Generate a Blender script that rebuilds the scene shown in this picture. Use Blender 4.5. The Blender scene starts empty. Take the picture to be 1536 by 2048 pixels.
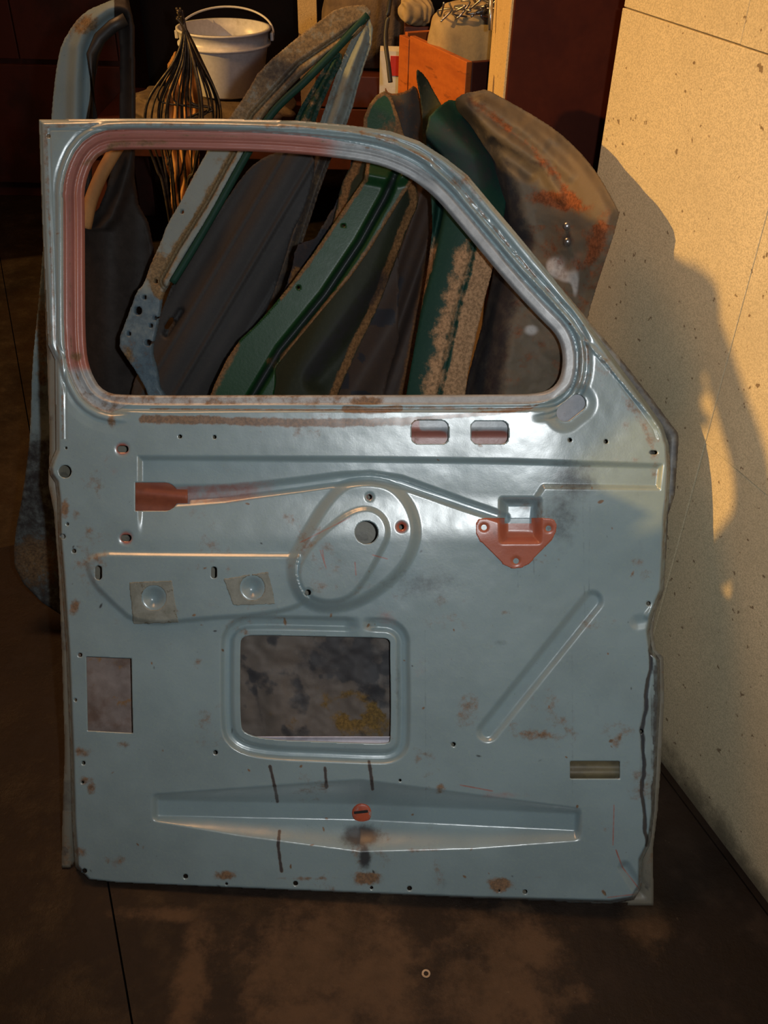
import bpy, bmesh, math, random
import numpy as np
from mathutils import Vector, Matrix
random.seed(4); rng = np.random.default_rng(4)
S = bpy.context.scene
COL = S.collection

# ------------------------------------------------------------------ camera
F = 1895.0; TH = math.radians(37.4); PH = math.atan(.0258); CH = 1.35
_r = np.array([1, 0, 0.]); _u = np.array([0, math.sin(TH), math.cos(TH)]); FW = np.array([0, math.cos(TH), -math.sin(TH)])
RT = math.cos(PH)*_r + math.sin(PH)*_u; UP = math.cos(PH)*_u - math.sin(PH)*_r
CAM = np.array([0, 0, CH])
cd = bpy.data.cameras.new('camera'); cam = bpy.data.objects.new('camera', cd); COL.objects.link(cam)
M = Matrix(((RT[0], UP[0], -FW[0], 0), (RT[1], UP[1], -FW[1], 0), (RT[2], UP[2], -FW[2], CH), (0, 0, 0, 1)))
cam.matrix_world = M
cd.sensor_fit = 'VERTICAL'; cd.sensor_height = 36; cd.lens = 36*F/2048; cd.clip_start = .02
S.camera = cam
S.view_settings.view_transform = 'Standard'; S.view_settings.look = 'None'
S.view_settings.gamma = 1; S.view_settings.exposure = 0.0; S.view_settings.use_curve_mapping = False

# ------------------------------------------------------------------ light
AZ = math.radians(68); EL = math.radians(23.5)
SUN = np.array([math.sin(AZ)*math.cos(EL), math.cos(AZ)*math.cos(EL), -math.sin(EL)])
def light(name, kind, energy, color, loc, direction=None, **kw):
    ld = bpy.data.lights.new(name, kind); ld.energy = energy; ld.color = color
    for k, v in kw.items(): setattr(ld, k, v)
    o = bpy.data.objects.new(name, ld); COL.objects.link(o); o.location = loc
    if direction is not None: o.rotation_euler = Vector(direction).to_track_quat('-Z', 'Y').to_euler()
    return o
light('evening_sun', 'SUN', 3.4, (1, .55, .14), (-4, -3, 3), SUN, angle=math.radians(.6))
light('camera_flash', 'SPOT', 37, (.93, .98, 1.0), CAM + RT*.07 + UP*.02, FW, shadow_soft_size=.012, spot_size=math.radians(95), spot_blend=.9)
light('warm_relief_fill', 'AREA', 30, (1, .50, .20), (-.85, 1.95, 2.65), (.8, -.8, -2.1), shape='RECTANGLE', size=.9, size_y=.7)  # unseen warm fill added overhead to tint the door's upward slopes
light('gate_opening_daylight', 'AREA', 5, (.8, .86, 1), (-.6, -2.2, 2.2), (.6, 3.2, -1.6), shape='RECTANGLE', size=1.6, size_y=1.2)
w = bpy.data.worlds.new('world'); S.world = w; w.use_nodes = True
w.node_tree.nodes['Background'].inputs[0].default_value = (.55, .45, .42, 1)
w.node_tree.nodes['Background'].inputs[1].default_value = .012

# ------------------------------------------------------------------ projection helpers (photo frame 1536 x 2048)
def rays(x, y):
    x = np.asarray(x, float); y = np.asarray(y, float)
    return (x[..., None]-768)/F*RT - (y[..., None]-1024)/F*UP + FW
def plane(ybase, lean, yaw=0, xbase=0):
    L = math.radians(lean); Y = math.radians(yaw)
    n = np.array([-math.sin(Y)*math.cos(L), -math.cos(Y)*math.cos(L), math.sin(L)])
    return n, float(n @ np.array([xbase, ybase, 0]))
def hit(x, y, pl, h=0.):
    n, d = pl; v = rays(x, y)
    t = (d + h - CAM @ n)/(v @ n)
    return CAM + v*np.asarray(t)[..., None]
def at(x, y, Y):                       # point of the view ray at world depth Y
    v = rays(x, y); return CAM + v*(Y/v[1])
FLOORP = (np.array([0, 0, 1.]), 0.)

# ------------------------------------------------------------------ shape functions on photo-frame coordinates
def smooth(P, it=2):
    P = [np.array(p, float) for p in P]
    for _ in range(it):
        Q = []
        for i in range(len(P)):
            a, b = P[i], P[(i+1) % len(P)]; Q += [a*.75+b*.25, a*.25+b*.75]
        P = Q
    return P
def poly(X, Y, P):                     # signed distance, negative inside
    P = np.array(P, float); shp = X.shape; x = X.ravel(); y = Y.ravel()
    d2 = np.full(x.shape, 1e18); ins = np.zeros(x.shape, bool)
    for i in range(len(P)):
        ax, ay = P[i]; bx, by = P[(i+1) % len(P)]; ex, ey = bx-ax, by-ay
        L = ex*ex+ey*ey
        if L < 1e-9: continue
        t = np.clip(((x-ax)*ex+(y-ay)*ey)/L, 0, 1)
        dx = x-ax-t*ex; dy = y-ay-t*ey; d2 = np.minimum(d2, dx*dx+dy*dy)
        c = (ay > y) != (by > y)
        if ey: ins ^= c & (x < ex*(y-ay)/ey+ax)
    d = np.sqrt(d2); return np.where(ins, -d, d).reshape(shp)
def line(X, Y, P):                     # distance to an open polyline
    d2 = np.full(X.shape, 1e18)
    for (ax, ay), (bx, by) in zip(P[:-1], P[1:]):
        ex, ey = bx-ax, by-ay; L = ex*ex+ey*ey
        t = np.clip(((X-ax)*ex+(Y-ay)*ey)/L, 0, 1)
        d2 = np.minimum(d2, (X-ax-t*ex)**2+(Y-ay-t*ey)**2)
    return np.sqrt(d2)
def circ(X, Y, cx, cy, r): return np.hypot(X-cx, Y-cy)-r
def caps(X, Y, ax, ay, bx, by, r): return line(X, Y, [(ax, ay), (bx, by)])-r
def rbox(X, Y, x0, y0, x1, y1, r):
    qx = np.abs(X-(x0+x1)/2)-(x1-x0)/2+r; qy = np.abs(Y-(y0+y1)/2)-(y1-y0)/2+r
    return np.hypot(np.maximum(qx, 0), np.maximum(qy, 0))+np.minimum(np.maximum(qx, qy), 0)-r
def sst(a, b, v):
    t = np.clip((v-a)/(b-a), 0, 1); return t*t*(3-2*t)
def bump(v, w): return 1-sst(0, w, np.abs(v))
_tab = rng.random((256, 256))
def vnoise(X, Y, s, seed=0):           # smooth value noise 0..1
    x = X/s+seed*17.3; y = Y/s+seed*5.7; xi = np.floor(x).astype(int); yi = np.floor(y).astype(int)
    fx = x-xi; fy = y-yi; fx = fx*fx*(3-2*fx); fy = fy*fy*(3-2*fy)
    g = lambda a, b: _tab[a % 256, b % 256]
    return (g(xi, yi)*(1-fx)+g(xi+1, yi)*fx)*(1-fy)+(g(xi, yi+1)*(1-fx)+g(xi+1, yi+1)*fx)*fy
def fbm(X, Y, s, seed=0, o=3):
    v = 0; a = .5; n = 0
    for i in range(o): v = v+a*vnoise(X, Y, s/2**i, seed+i); n += a; a *= .5
    return v/n

# ------------------------------------------------------------------ object helpers
def tag(o, label=None, cat=None, group=None, kind=None):
    for k, v in (('label', label), ('category', cat), ('group', group), ('kind', kind)):
        if v: o[k] = v
    return o
def empty(name, loc, label, cat, group=None):
    o = bpy.data.objects.new(name, None); COL.objects.link(o); o.location = tuple(float(v) for v in loc)
    o.empty_display_size = .05
    return tag(o, label, cat, group)
def origin(p): return np.zeros(3) if p is None else (np.array(p.location) + (np.array(p.parent.location) if p.parent else 0))
def finish(name, me, mat, parent, smoothed=True):
    o = bpy.data.objects.new(name, me); COL.objects.link(o)
    if mat: me.materials.append(mat)
    if smoothed: me.polygons.foreach_set('use_smooth', [True]*len(me.polygons))
    if parent: o.parent = parent
    return o
def from_np(name, V, Fq, mat, parent=None, attrs=None, smoothed=True):
    V = np.asarray(V, float)-origin(parent)
    me = bpy.data.meshes.new(name); k = Fq.shape[1]
    me.vertices.add(len(V)); me.vertices.foreach_set('co', V.ravel())
    me.loops.add(Fq.size); me.loops.foreach_set('vertex_index', Fq.ravel().astype(np.int32))
    me.polygons.add(len(Fq)); me.polygons.foreach_set('loop_start', np.arange(0, Fq.size, k, dtype=np.int32))
    me.polygons.foreach_set('loop_total', np.full(len(Fq), k, dtype=np.int32))
    me.update(calc_edges=True); me.validate()
    for nm, A in (attrs or {}).items():
        a = me.color_attributes.new(nm, 'FLOAT_COLOR', 'POINT'); a.data.foreach_set('color', A.astype(np.float32).ravel())
    return finish(name, me, mat, parent, smoothed)
def sheet(name, keep, bbox, step, pl, hfun, mat, parent=None, thick=.0015, colf=None):
    """pressed steel sheet: a grid in the plane pl, relief hfun in metres, cut to keep < 0, with folded-back rim"""
    x0, y0, x1, y1 = bbox
    xs = np.arange(x0, x1+step, step); ys = np.arange(y0, y1+step, step)
    X, Y = np.meshgrid(xs, ys); Sd = keep(X, Y); ny, nx = X.shape
    e = .5; c = keep(X[:-1, :-1]+step/2, Y[:-1, :-1]+step/2)
    K = c < 0
    id_ = np.arange(ny*nx).reshape(ny, nx)
    used = np.zeros((ny, nx), int); tot = np.zeros((ny, nx), int)
    for a in (0, 1):
        for b in (0, 1):
            used[a:ny-1+a, b:nx-1+b] += K; tot[a:ny-1+a, b:nx-1+b] += 1
    B = (used > 0) & (used < 4)
    bx = X[B]; by = Y[B]
    for _ in range(2):
        s0 = keep(bx, by); gx = (keep(bx+e, by)-s0)/e; gy = (keep(bx, by+e)-s0)/e
        g = np.maximum(gx*gx+gy*gy, .2); mx = np.clip(s0*gx/g, -step*.75, step*.75); my = np.clip(s0*gy/g, -step*.75, step*.75)
        bx = bx-mx; by = by-my
    X = X.copy(); Y = Y.copy(); X[B] = bx; Y[B] = by
    H = hfun(X, Y)
    P = hit(X, Y, pl, H)
    K &= (P[:-1, :-1, 2] > .001) & (P[1:, 1:, 2] > .001) & (P[1:, :-1, 2] > .001) & (P[:-1, 1:, 2] > .001)
    q = np.stack([id_[:-1, :-1], id_[1:, :-1], id_[1:, 1:], id_[:-1, 1:]], -1)[K]
    # boundary edges
    E = np.concatenate([q[:, [0, 1]], q[:, [1, 2]], q[:, [2, 3]], q[:, [3, 0]]])
    key = np.sort(E, 1); kk = key[:, 0].astype(np.int64)*(ny*nx)+key[:, 1]
    _, idx, cnt = np.unique(kk, return_index=True, return_counts=True)
    be = E[idx[cnt == 1]]
    Pf = P.reshape(-1, 3); u = np.unique(q); remap = -np.ones(ny*nx, int); remap[u] = np.arange(len(u))
    bu = np.unique(be); rem2 = -np.ones(ny*nx, int); rem2[bu] = len(u)+np.arange(len(bu))
    V = np.concatenate([Pf[u], Pf[bu]-pl[0]*thick])
    Q = np.concatenate([remap[q], np.stack([remap[be[:, 1]], remap[be[:, 0]], rem2[be[:, 0]], rem2[be[:, 1]]], -1)])
    attrs = None
    if colf:
        Xf = X.ravel(); Yf = Y.ravel(); sel = np.concatenate([u, bu]); A = colf(Xf[sel], Yf[sel])
        attrs = {'mask': A} if not isinstance(A, dict) else A
    return from_np(name, V, Q, mat, parent, attrs)
def bmobj(name, bm, mat, parent=None, smoothed=False, bevel=0, base=None):
    me = bpy.data.meshes.new(name); bmesh.ops.recalc_face_normals(bm, faces=bm.faces)
    o0 = origin(parent) if base is None else base
    bmesh.ops.translate(bm, verts=bm.verts, vec=-Vector(o0)); bm.to_mesh(me); bm.free()
    o = finish(name, me, mat, parent, smoothed)
    if base is not None: o.location = tuple(base)
    if bevel:
        m = o.modifiers.new('bevel', 'BEVEL'); m.width = bevel; m.segments = 2; m.limit_method = 'ANGLE'
    return o
def box(bm, c, ax, ay, az, hx, hy, hz):
    c, ax, ay, az = (Vector(v) for v in (c, ax, ay, az)); vs = []
    for i in (-1, 1):
        for j in (-1, 1):
            for k in (-1, 1): vs.append(bm.verts.new(c+ax*hx*i+ay*hy*j+az*hz*k))
    for f in ((0, 1, 3, 2), (4, 6, 7, 5), (0, 4, 5, 1), (2, 3, 7, 6), (0, 2, 6, 4), (1, 5, 7, 3)): bm.faces.new([vs[i] for i in f])
def prism(bm, bottom, off):
    a = [bm.verts.new(Vector(p)) for p in bottom]; b = [bm.verts.new(Vector(p)+Vector(off)) for p in bottom]
    bm.faces.new(a); bm.faces.new(b[::-1])
    for i in range(len(a)):
        j = (i+1) % len(a); bm.faces.new((a[i], a[j], b[j], b[i]))
def tube(bm, pts, rad, seg=8, close=False):
    pts = [Vector(p) for p in pts]; rings = []; n = len(pts)
    ref = Vector((.12, .31, .94))
    for i, p in enumerate(pts):
        t = (pts[min(i+1, n-1)]-pts[max(i-1, 0)]).normalized(); a = t.cross(ref).normalized(); b = t.cross(a)
        r = rad(i/(n-1)) if callable(rad) else rad
        rings.append([bm.verts.new(p+(a*math.cos(2*math.pi*k/seg)+b*math.sin(2*math.pi*k/seg))*r) for k in range(seg)])
    for i in range(n-1):
        for k in range(seg):
            bm.faces.new((rings[i][k], rings[i][(k+1) % seg], rings[i+1][(k+1) % seg], rings[i+1][k]))
    bm.faces.new(rings[0][::-1]); bm.faces.new(rings[-1])
def spline(P, n=8):
    P = [np.array(p, float) for p in P]; P = [P[0]]+P+[P[-1]]; out = []
    for i in range(1, len(P)-2):
        for k in range(n):
            t = k/n; a, b, c, d = P[i-1:i+3]
            out.append(.5*((2*b)+(c-a)*t+(2*a-5*b+4*c-d)*t*t+(3*b-a-3*c+d)*t**3))
    return out+[P[-2]]
def lathe(bm, prof, c, seg=48):
    c = Vector(c); rings = []
    for r, z in prof: rings.append([bm.verts.new(c+Vector((r*math.cos(2*math.pi*k/seg), r*math.sin(2*math.pi*k/seg), z))) for k in range(seg)])
    for a, b in zip(rings[:-1], rings[1:]):
        for k in range(seg): bm.faces.new((a[k], a[(k+1) % seg], b[(k+1) % seg], b[k]))

# ------------------------------------------------------------------ materials
class NT:
    def __init__(s, name):
        s.m = bpy.data.materials.new(name); s.m.use_nodes = True; s.t = s.m.node_tree; s.n = s.t.nodes
        s.b = s.n['Principled BSDF']; s.tc = s.n.new('ShaderNodeTexCoord')
    def l(s, a, b): s.t.links.new(a, b)
    def val(s, sock, v):
        if hasattr(v, 'is_linked') or isinstance(v, bpy.types.NodeSocket): s.l(v, sock)
        elif isinstance(v, (tuple, list)): sock.default_value = tuple(v)+((1,) if len(v) == 3 else ())
        else: sock.default_value = v
    def noise(s, scale, detail=4, rough=.6, stretch=None, dist=0, seed=0):
        n = s.n.new('ShaderNodeTexNoise'); n.inputs['Scale'].default_value = scale; n.inputs['Detail'].default_value = detail
        n.inputs['Roughness'].default_value = rough; n.inputs['Distortion'].default_value = dist
        mp = s.n.new('ShaderNodeMapping'); s.l(s.tc.outputs['Object'], mp.inputs[0]); s.l(mp.outputs[0], n.inputs['Vector'])
        mp.inputs['Location'].default_value = (seed, seed*.7, 0)
        if stretch: mp.inputs['Scale'].default_value = stretch
        return n.outputs['Fac']
    def ramp(s, v, a, b, lo=0, hi=1):
        r = s.n.new('ShaderNodeMapRange'); s.l(v, r.inputs[0]); r.interpolation_type = 'SMOOTHSTEP'
        for i, x in enumerate((a, b, lo, hi)): r.inputs[i+1].default_value = x
        return r.outputs[0]
    def math(s, op, a, b=0.):
        m = s.n.new('ShaderNodeMath'); m.operation = op; m.use_clamp = op in ('MULTIPLY', 'ADD') and False
        s.val(m.inputs[0], a); s.val(m.inputs[1], b); return m.outputs[0]
    def mix(s, f, a, b):
        m = s.n.new('ShaderNodeMix'); m.data_type = 'RGBA'; s.val(m.inputs[0], f); s.val(m.inputs[6], a); s.val(m.inputs[7], b); return m.outputs[2]
    def attr(s, name):
        a = s.n.new('ShaderNodeAttribute'); a.attribute_name = name; sp = s.n.new('ShaderNodeSeparateColor'); s.l(a.outputs['Color'], sp.inputs[0])
        return sp.outputs[0], sp.outputs[1], sp.outputs[2], a.outputs['Alpha']
    def bumpn(s, h, strength=.3, dist=.002):
        b = s.n.new('ShaderNodeBump'); b.inputs['Strength'].default_value = strength; b.inputs['Distance'].default_value = dist
        s.l(h, b.inputs['Height']); s.l(b.outputs[0], s.b.inputs['Normal'])
    def out(s, col, rough=.5, metal=0, spec=.5, coat=0):
        s.val(s.b.inputs['Base Color'], col); s.val(s.b.inputs['Roughness'], rough); s.val(s.b.inputs['Metallic'], metal)
        s.val(s.b.inputs['Specular IOR Level'], spec); s.val(s.b.inputs['Coat Weight'], coat); s.b.inputs['Coat Roughness'].default_value = .27
        return s.m
def mottled(name, c1, c2, c3=None, scale=12, rough=.6, lo=.42, hi=.62, lo3=.58, hi3=.66, bump_=.15, spec=.4, fine=90, metal=0, stretch=None):
    t = NT(name); a = t.ramp(t.noise(scale, 5, .65, stretch), lo, hi); col = t.mix(a, c1, c2)
    if c3: col = t.mix(t.ramp(t.noise(scale*2.3, 6, .7, stretch, seed=3), lo3, hi3), col, c3)
    f = t.noise(fine, 4, .7, seed=5); col = t.mix(t.ramp(f, .3, .7, .0, .22), col, tuple(x*.4 for x in c1))
    t.bumpn(f, bump_, .003); return t.out(col, rough, metal, spec)
def worn_paint(name, paint, primer=(.36, .085, .05), rough=.33, coat=.25, rustc=(.19, .10, .04), spec=.6):
    """painted steel; the mesh attribute 'mask' says where primer (R), rust and dirt (G) and black grime and painted shade (B) lie"""
    t = NT(name); R, G, B, A = t.attr('mask')
    n1 = t.noise(7, 4, .6); n2 = t.noise(60, 5, .7, seed=2); n3 = t.noise(230, 3, .7, seed=4)
    base = t.mix(t.ramp(n1, .35, .7), paint, tuple(x*.86 for x in paint)); base = t.mix(t.ramp(n3, .45, .75, 0, .3), base, tuple(x*1.1+.012 for x in paint[:2])+(paint[2]*.85+.01,))
    pr = t.ramp(t.math('ADD', R, t.math('MULTIPLY', t.math('SUBTRACT', n2, .5), .5)), .3, .75)
    base = t.mix(pr, base, t.mix(t.ramp(n2, .3, .7), primer, tuple(x*.7 for x in primer)))
    g = t.ramp(t.math('ADD', G, t.math('MULTIPLY', t.math('SUBTRACT', n2, .5), 1.1)), .30, .66, 0, .93)
    base = t.mix(g, base, t.mix(t.ramp(n3, .35, .65), rustc, tuple(x*.5 for x in rustc)))
    sp = t.math('MULTIPLY', t.ramp(t.noise(320, 2, .8, seed=9), .70, .76), .7); base = t.mix(sp, base, (.06, .05, .04))
    bl = t.ramp(t.math('ADD', B, t.math('MULTIPLY', t.math('SUBTRACT', n2, .5), .8)), .26, .85, 0, .93)
    base = t.mix(bl, base, (.022, .022, .026))
    ro = t.math('ADD', t.math('MULTIPLY', g, .35), t.math('ADD', t.math('MULTIPLY', n2, .16), rough-.08))
    t.bumpn(t.math('ADD', n3, t.math('MULTIPLY', n1, 3)), .10, .002)
    return t.out(base, ro, .0, spec, coat)
MT = {}
MT['door'] = worn_paint('worn_light_blue_paint', (.205, .283, .310), coat=1.0)
MT['skin'] = worn_paint('grey_beige_outer_skin', (.15, .14, .11), rough=.5, coat=0)
MT['channel'] = worn_paint('pink_primer_channel', (.31, .12, .095), primer=(.33, .36, .38), rough=.4, coat=.1)
MT['primer'] = mottled('orange_red_primer', (.42, .085, .035), (.34, .07, .04), (.30, .22, .20), 25, .42, spec=.5)
MT['floor_dummy'] = None
MT['inside'] = mottled('sooty_skin_inside', (.07, .055, .042), (.15, .13, .12), (.13, .085, .02), 9, .6, .4, .65, .52, .7, bump_=.4, fine=60, stretch=(1, 1, .5))
MT['steel'] = mottled('bare_steel', (.45, .45, .47), (.32, .31, .3), None, 30, .3, metal=.9)
MT['maroon'] = mottled('maroon_lacquered_wood', (.060, .010, .003), (.045, .007, .0025), None, 6, .6, bump_=.05, spec=.12)
MT['maroon_dull'] = mottled('dark_red_brown_wood', (.06, .012, .007), (.03, .008, .005), None, 5, .5, bump_=.1)
MT['orange_wood'] = mottled('orange_varnished_wood', (.40, .11, .022), (.33, .085, .018), (.22, .06, .015), 6, .45, bump_=.06, stretch=(1, 1, 6))
MT['dark_wall'] = mottled('dark_plaster', (.02, .012, .01), (.012, .009, .008), None, 3, .9)
MT['plastic'] = mottled('white_plastic', (.62, .62, .66), (.56, .56, .60), (.40, .38, .36), 4, .35, lo3=.62, hi3=.75, bump_=.02)
MT['wire'] = mottled('dark_wire', (.035, .03, .028), (.10, .08, .06), None, 40, .4, metal=.6)
MT['cardboard'] = mottled('brown_cardboard', (.40, .20, .07), (.30, .15, .055), None, 9, .8, bump_=.1)
MT['sack'] = mottled('dusty_brown_sacking', (.13, .09, .06), (.08, .055, .04), (.17, .12, .08), 14, .9, bump_=.7, fine=50)
MT['canvas'] = mottled('beige_canvas', (.32, .24, .13), (.25, .18, .10), None, 8, .85, bump_=.2)
MT['rubber'] = mottled('black_rubber', (.015, .015, .015), (.02, .02, .02), None, 8, .5)
MT['paper_white'] = mottled('white_paper', (.7, .68, .62), (.65, .6, .55), None, 10, .6, bump_=.02)
MT['paper_red'] = mottled('red_print', (.55, .03, .02), (.5, .03, .02), None, 10, .6, bump_=.02)
MT['tape'] = mottled('dusty_grey_tape', (.20, .215, .19), (.15, .16, .135), (.10, .09, .06), 30, .65, bump_=.2)
def chip(name, base=(.52, .44, .285), soil=False):
    t = NT(name); n = t.noise(330, 3, .8); v = t.n.new('ShaderNodeTexVoronoi'); v.inputs['Scale'].default_value = 620
    t.l(t.tc.outputs['Object'], v.inputs['Vector'])
    sep = t.n.new('ShaderNodeSeparateColor'); t.l(v.outputs['Color'], sep.inputs[0])
    col = t.mix(t.ramp(sep.outputs[0], 0, 1), tuple(x*.80 for x in base), tuple(min(1, x*1.15) for x in base))
    col = t.mix(t.ramp(t.noise(4, 5, .6), .35, .7, 0, .4), col, tuple(x*.72 for x in base))
    col = t.mix(t.ramp(t.noise(70, 2, .6, seed=7), .68, .73, 0, .75), col, (.10, .055, .025))
    if soil:   # dirt wicked up from the floor
        sx = t.n.new('ShaderNodeSeparateXYZ'); g = t.n.new('ShaderNodeNewGeometry'); t.l(g.outputs['Position'], sx.inputs[0])
        z = t.math('ADD', sx.outputs[2], t.math('MULTIPLY', t.math('SUBTRACT', t.noise(14, 5, .7, seed=2), .5), .13))
        col = t.mix(t.ramp(z, .0, .075, .85, 0), col, (.07, .06, .04))
    t.bumpn(n, .25, .002); return t.out(col, .75, 0, .2)
MT['chip'] = chip('chipboard_face', soil=True); MT['chip_plain'] = chip('chipboard_edge', (.55, .40, .21))
MT['white_edge'] = None
def floor_mat():
    t = NT('oily_concrete_floor')
    a = t.noise(2.3, 6, .6); b = t.noise(11, 6, .7, seed=4); c = t.noise(60, 5, .75, seed=8)
    col = t.mix(t.ramp(a, .38, .62), (.008, .0044, .0026), (.017, .0095, .005))
    col = t.mix(t.ramp(b, .5, .68, 0, .6), col, (.028, .018, .011))
    # pale ragged patches painting the sunlit floor in front of the door
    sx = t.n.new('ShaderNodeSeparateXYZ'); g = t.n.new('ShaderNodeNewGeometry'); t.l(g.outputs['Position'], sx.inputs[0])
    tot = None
    for cx, cy, rx, ry in SUN_PATCHES:
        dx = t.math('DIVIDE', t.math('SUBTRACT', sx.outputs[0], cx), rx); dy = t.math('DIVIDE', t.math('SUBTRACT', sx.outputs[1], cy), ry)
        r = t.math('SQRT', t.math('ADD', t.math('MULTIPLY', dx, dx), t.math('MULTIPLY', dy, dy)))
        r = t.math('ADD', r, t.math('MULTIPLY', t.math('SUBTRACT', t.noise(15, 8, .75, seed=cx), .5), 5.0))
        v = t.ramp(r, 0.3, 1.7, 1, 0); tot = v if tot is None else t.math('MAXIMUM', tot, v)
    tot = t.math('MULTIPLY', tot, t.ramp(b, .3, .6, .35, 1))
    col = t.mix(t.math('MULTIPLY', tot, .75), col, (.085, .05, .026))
    col = t.mix(t.ramp(c, .66, .74, 0, .55), col, (.11, .08, .05))
    col = t.mix(t.ramp(t.noise(300, 2, .8, seed=3), .73, .77, 0, .6), col, (.25, .22, .18))
    t.bumpn(t.math('ADD', c, b), .4, .004); return t.out(col, t.ramp(b, .3, .7, .5, .8), 0, .25)

# ------------------------------------------------------------------ setting
def fl(x, y): p = hit(x, y, FLOORP); return p
SUN_PATCHES = []
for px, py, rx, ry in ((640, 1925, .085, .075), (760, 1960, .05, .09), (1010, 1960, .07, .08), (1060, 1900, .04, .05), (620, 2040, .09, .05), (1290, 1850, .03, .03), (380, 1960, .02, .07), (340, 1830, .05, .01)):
    p = fl(px, py); SUN_PATCHES.append((float(p[0]), float(p[1]), rx, ry))
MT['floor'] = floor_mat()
a1 = fl(1325, 1530); a2 = fl(1536, 1810); WD = a1-a2; WD /= np.linalg.norm(WD)     # run of the chipboard wall
WN = np.cross([0, 0, 1], WD)
if WN @ (CAM-a1) < 0: WN = -WN
WP = (WN, float(WN @ a1))
# floor slabs: joints run parallel to the wall
bm = bmesh.new(); g1 = fl(220, 1790); g2 = fl(1200, 1790)
def slab(o0, o1, y0=-6., y1=6.):
    pts = []
    for o, yy in ((o0, y0), (o1, y0), (o1, y1), (o0, y1)):
        pts.append((o[0]+WD[0]/WD[1]*(yy-o[1]), yy, -.12))
    prism(bm, pts, (0, 0, .12))
for k in range(-3, 4):
    o0 = g1+np.array([1.0*k+.0015, 0, 0]); o1 = g1+np.array([1.0*(k+1)-.0015, 0, 0]); slab(o0, o1)
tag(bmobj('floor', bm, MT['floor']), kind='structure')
bm = bmesh.new(); box(bm, (0, 0, -.16), (1, 0, 0), (0, 1, 0), (0, 0, 1), 6, 6, .035); tag(bmobj('trim_1', bm, MT['dark_wall']), kind='structure')
# chipboard wall on the right, sheets with open joints
def wallpt(a, z, off=0): return a1+WD*a+np.array([0, 0, z])+WN*off
def wa(x, y): p = hit(x, y, WP); return float((p-a1) @ WD), float(p[2])
aL = wa(1195, 335)[0]; aS = wa(1531, 440)[0]; zT = wa(1247, 15)[1]; zM = wa(1420, 895)[1]; aT = wa(1487, 50)[0]
wall = bpy.data.objects.new('wall_right', None); COL.objects.link(wall); tag(wall, kind='structure')
def panel(A0, A1, Z0, Z1, off=0):
    bm = bmesh.new(); c = (wallpt(A0, Z0, off)+wallpt(A1, Z1, off))/2-WN*.008
    box(bm, c, WD, WN, (0, 0, 1), abs(A1-A0)/2-.0008, .008, abs(Z1-Z0)/2-.0008); o = bmobj('panel', bm, MT['chip'], wall, bevel=.0008)
panel(aS, aL, 0, zT); panel(-2.2, aS, 0, zM, -.001); panel(-2.2, aS, zM, zT, .0005); panel(aT, aL, zT, zT+.8, -.002); panel(-2.2, aT, zT, zT+.8, -.001)
bm = bmesh.new(); box(bm, (0, 4.4, 1.2), (1, 0, 0), (0, 1, 0), (0, 0, 1), 3.2, .05, 1.25); tag(bmobj('wall_back', bm, MT['dark_wall']), kind='structure')
#SETTING_END

# ------------------------------------------------------------------ the blue door shell
_c = rays(845, 778); DN = -_c/np.linalg.norm(_c)
_b = fl(130, 1772); DP = (DN, float(DN @ _b))
OPEN = smooth([(168, 430), (166, 365), (195, 302), (262, 297), (400, 299), (560, 303), (700, 317), (765, 330), (822, 355), (870, 393), (910, 440), (960, 500), (1020, 572), (1080, 636), (1117, 672), (1128, 715), (1120, 765), (1085, 788), (1000, 789), (800, 790), (500, 790), (262, 791), (205, 786), (178, 742), (169, 690), (168, 560)], 2)
SIL = [(78, 240), (250, 237), (450, 238), (600, 242), (700, 251), (780, 262), (840, 283), (890, 315), (935, 350), (985, 410), (1040, 475), (1100, 548), (1170, 632), (1240, 715), (1300, 792), (1356, 866), (1358, 880), (1350, 990), (1337, 1030), (1332, 1120), (1329, 1180), (1312, 1225), (1306, 1262), (1312, 1300), (1327, 1315), (1329, 1400), (1322, 1530), (1316, 1620), (1306, 1700), (1308, 1812), (1220, 1811), (960, 1805), (700, 1795), (450, 1786), (235, 1778), (128, 1760), (123, 1750), (125, 1650), (130, 1500), (124, 1300), (118, 1150), (108, 1020), (97, 970), (100, 880), (94, 700), (85, 450)]
INN = [(78, 240), (250, 237), (450, 238), (600, 242), (700, 251), (780, 262), (840, 283), (890, 315), (935, 350), (985, 410), (1040, 475), (1100, 548), (1150, 612), (1230, 720), (1290, 800), (1325, 850), (1338, 890), (1341, 940), (1338, 1000), (1334, 1030), (1330, 1120), (1327, 1180), (1308, 1225), (1300, 1262), (1305, 1300), (1322, 1318), (1324, 1400), (1317, 1530), (1311, 1620), (1300, 1690), (1285, 1720), (1283, 1775), (1268, 1800), (1220, 1808), (960, 1801), (700, 1791), (450, 1781), (235, 1772), (175, 1765), (150, 1735), (144, 1650), (140, 1500), (132, 1300), (122, 1150), (116, 1080), (114, 1000), (110, 965), (100, 950), (98, 935), (103, 920), (112, 900), (110, 720), (96, 690), (85, 450)]
HOLES = [('r', 823, 841, 897, 888, 14), ('r', 942, 842, 1017, 888, 14), ('c', 130, 943, 13), ('c', 733, 1065, 23),
         ('k', 1130, 826, 1155, 806, 17), ('r', 1140, 1522, 1240, 1558, 3),
         ('p', [(172, 1313), (263, 1317), (266, 1467), (175, 1462)])]
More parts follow.
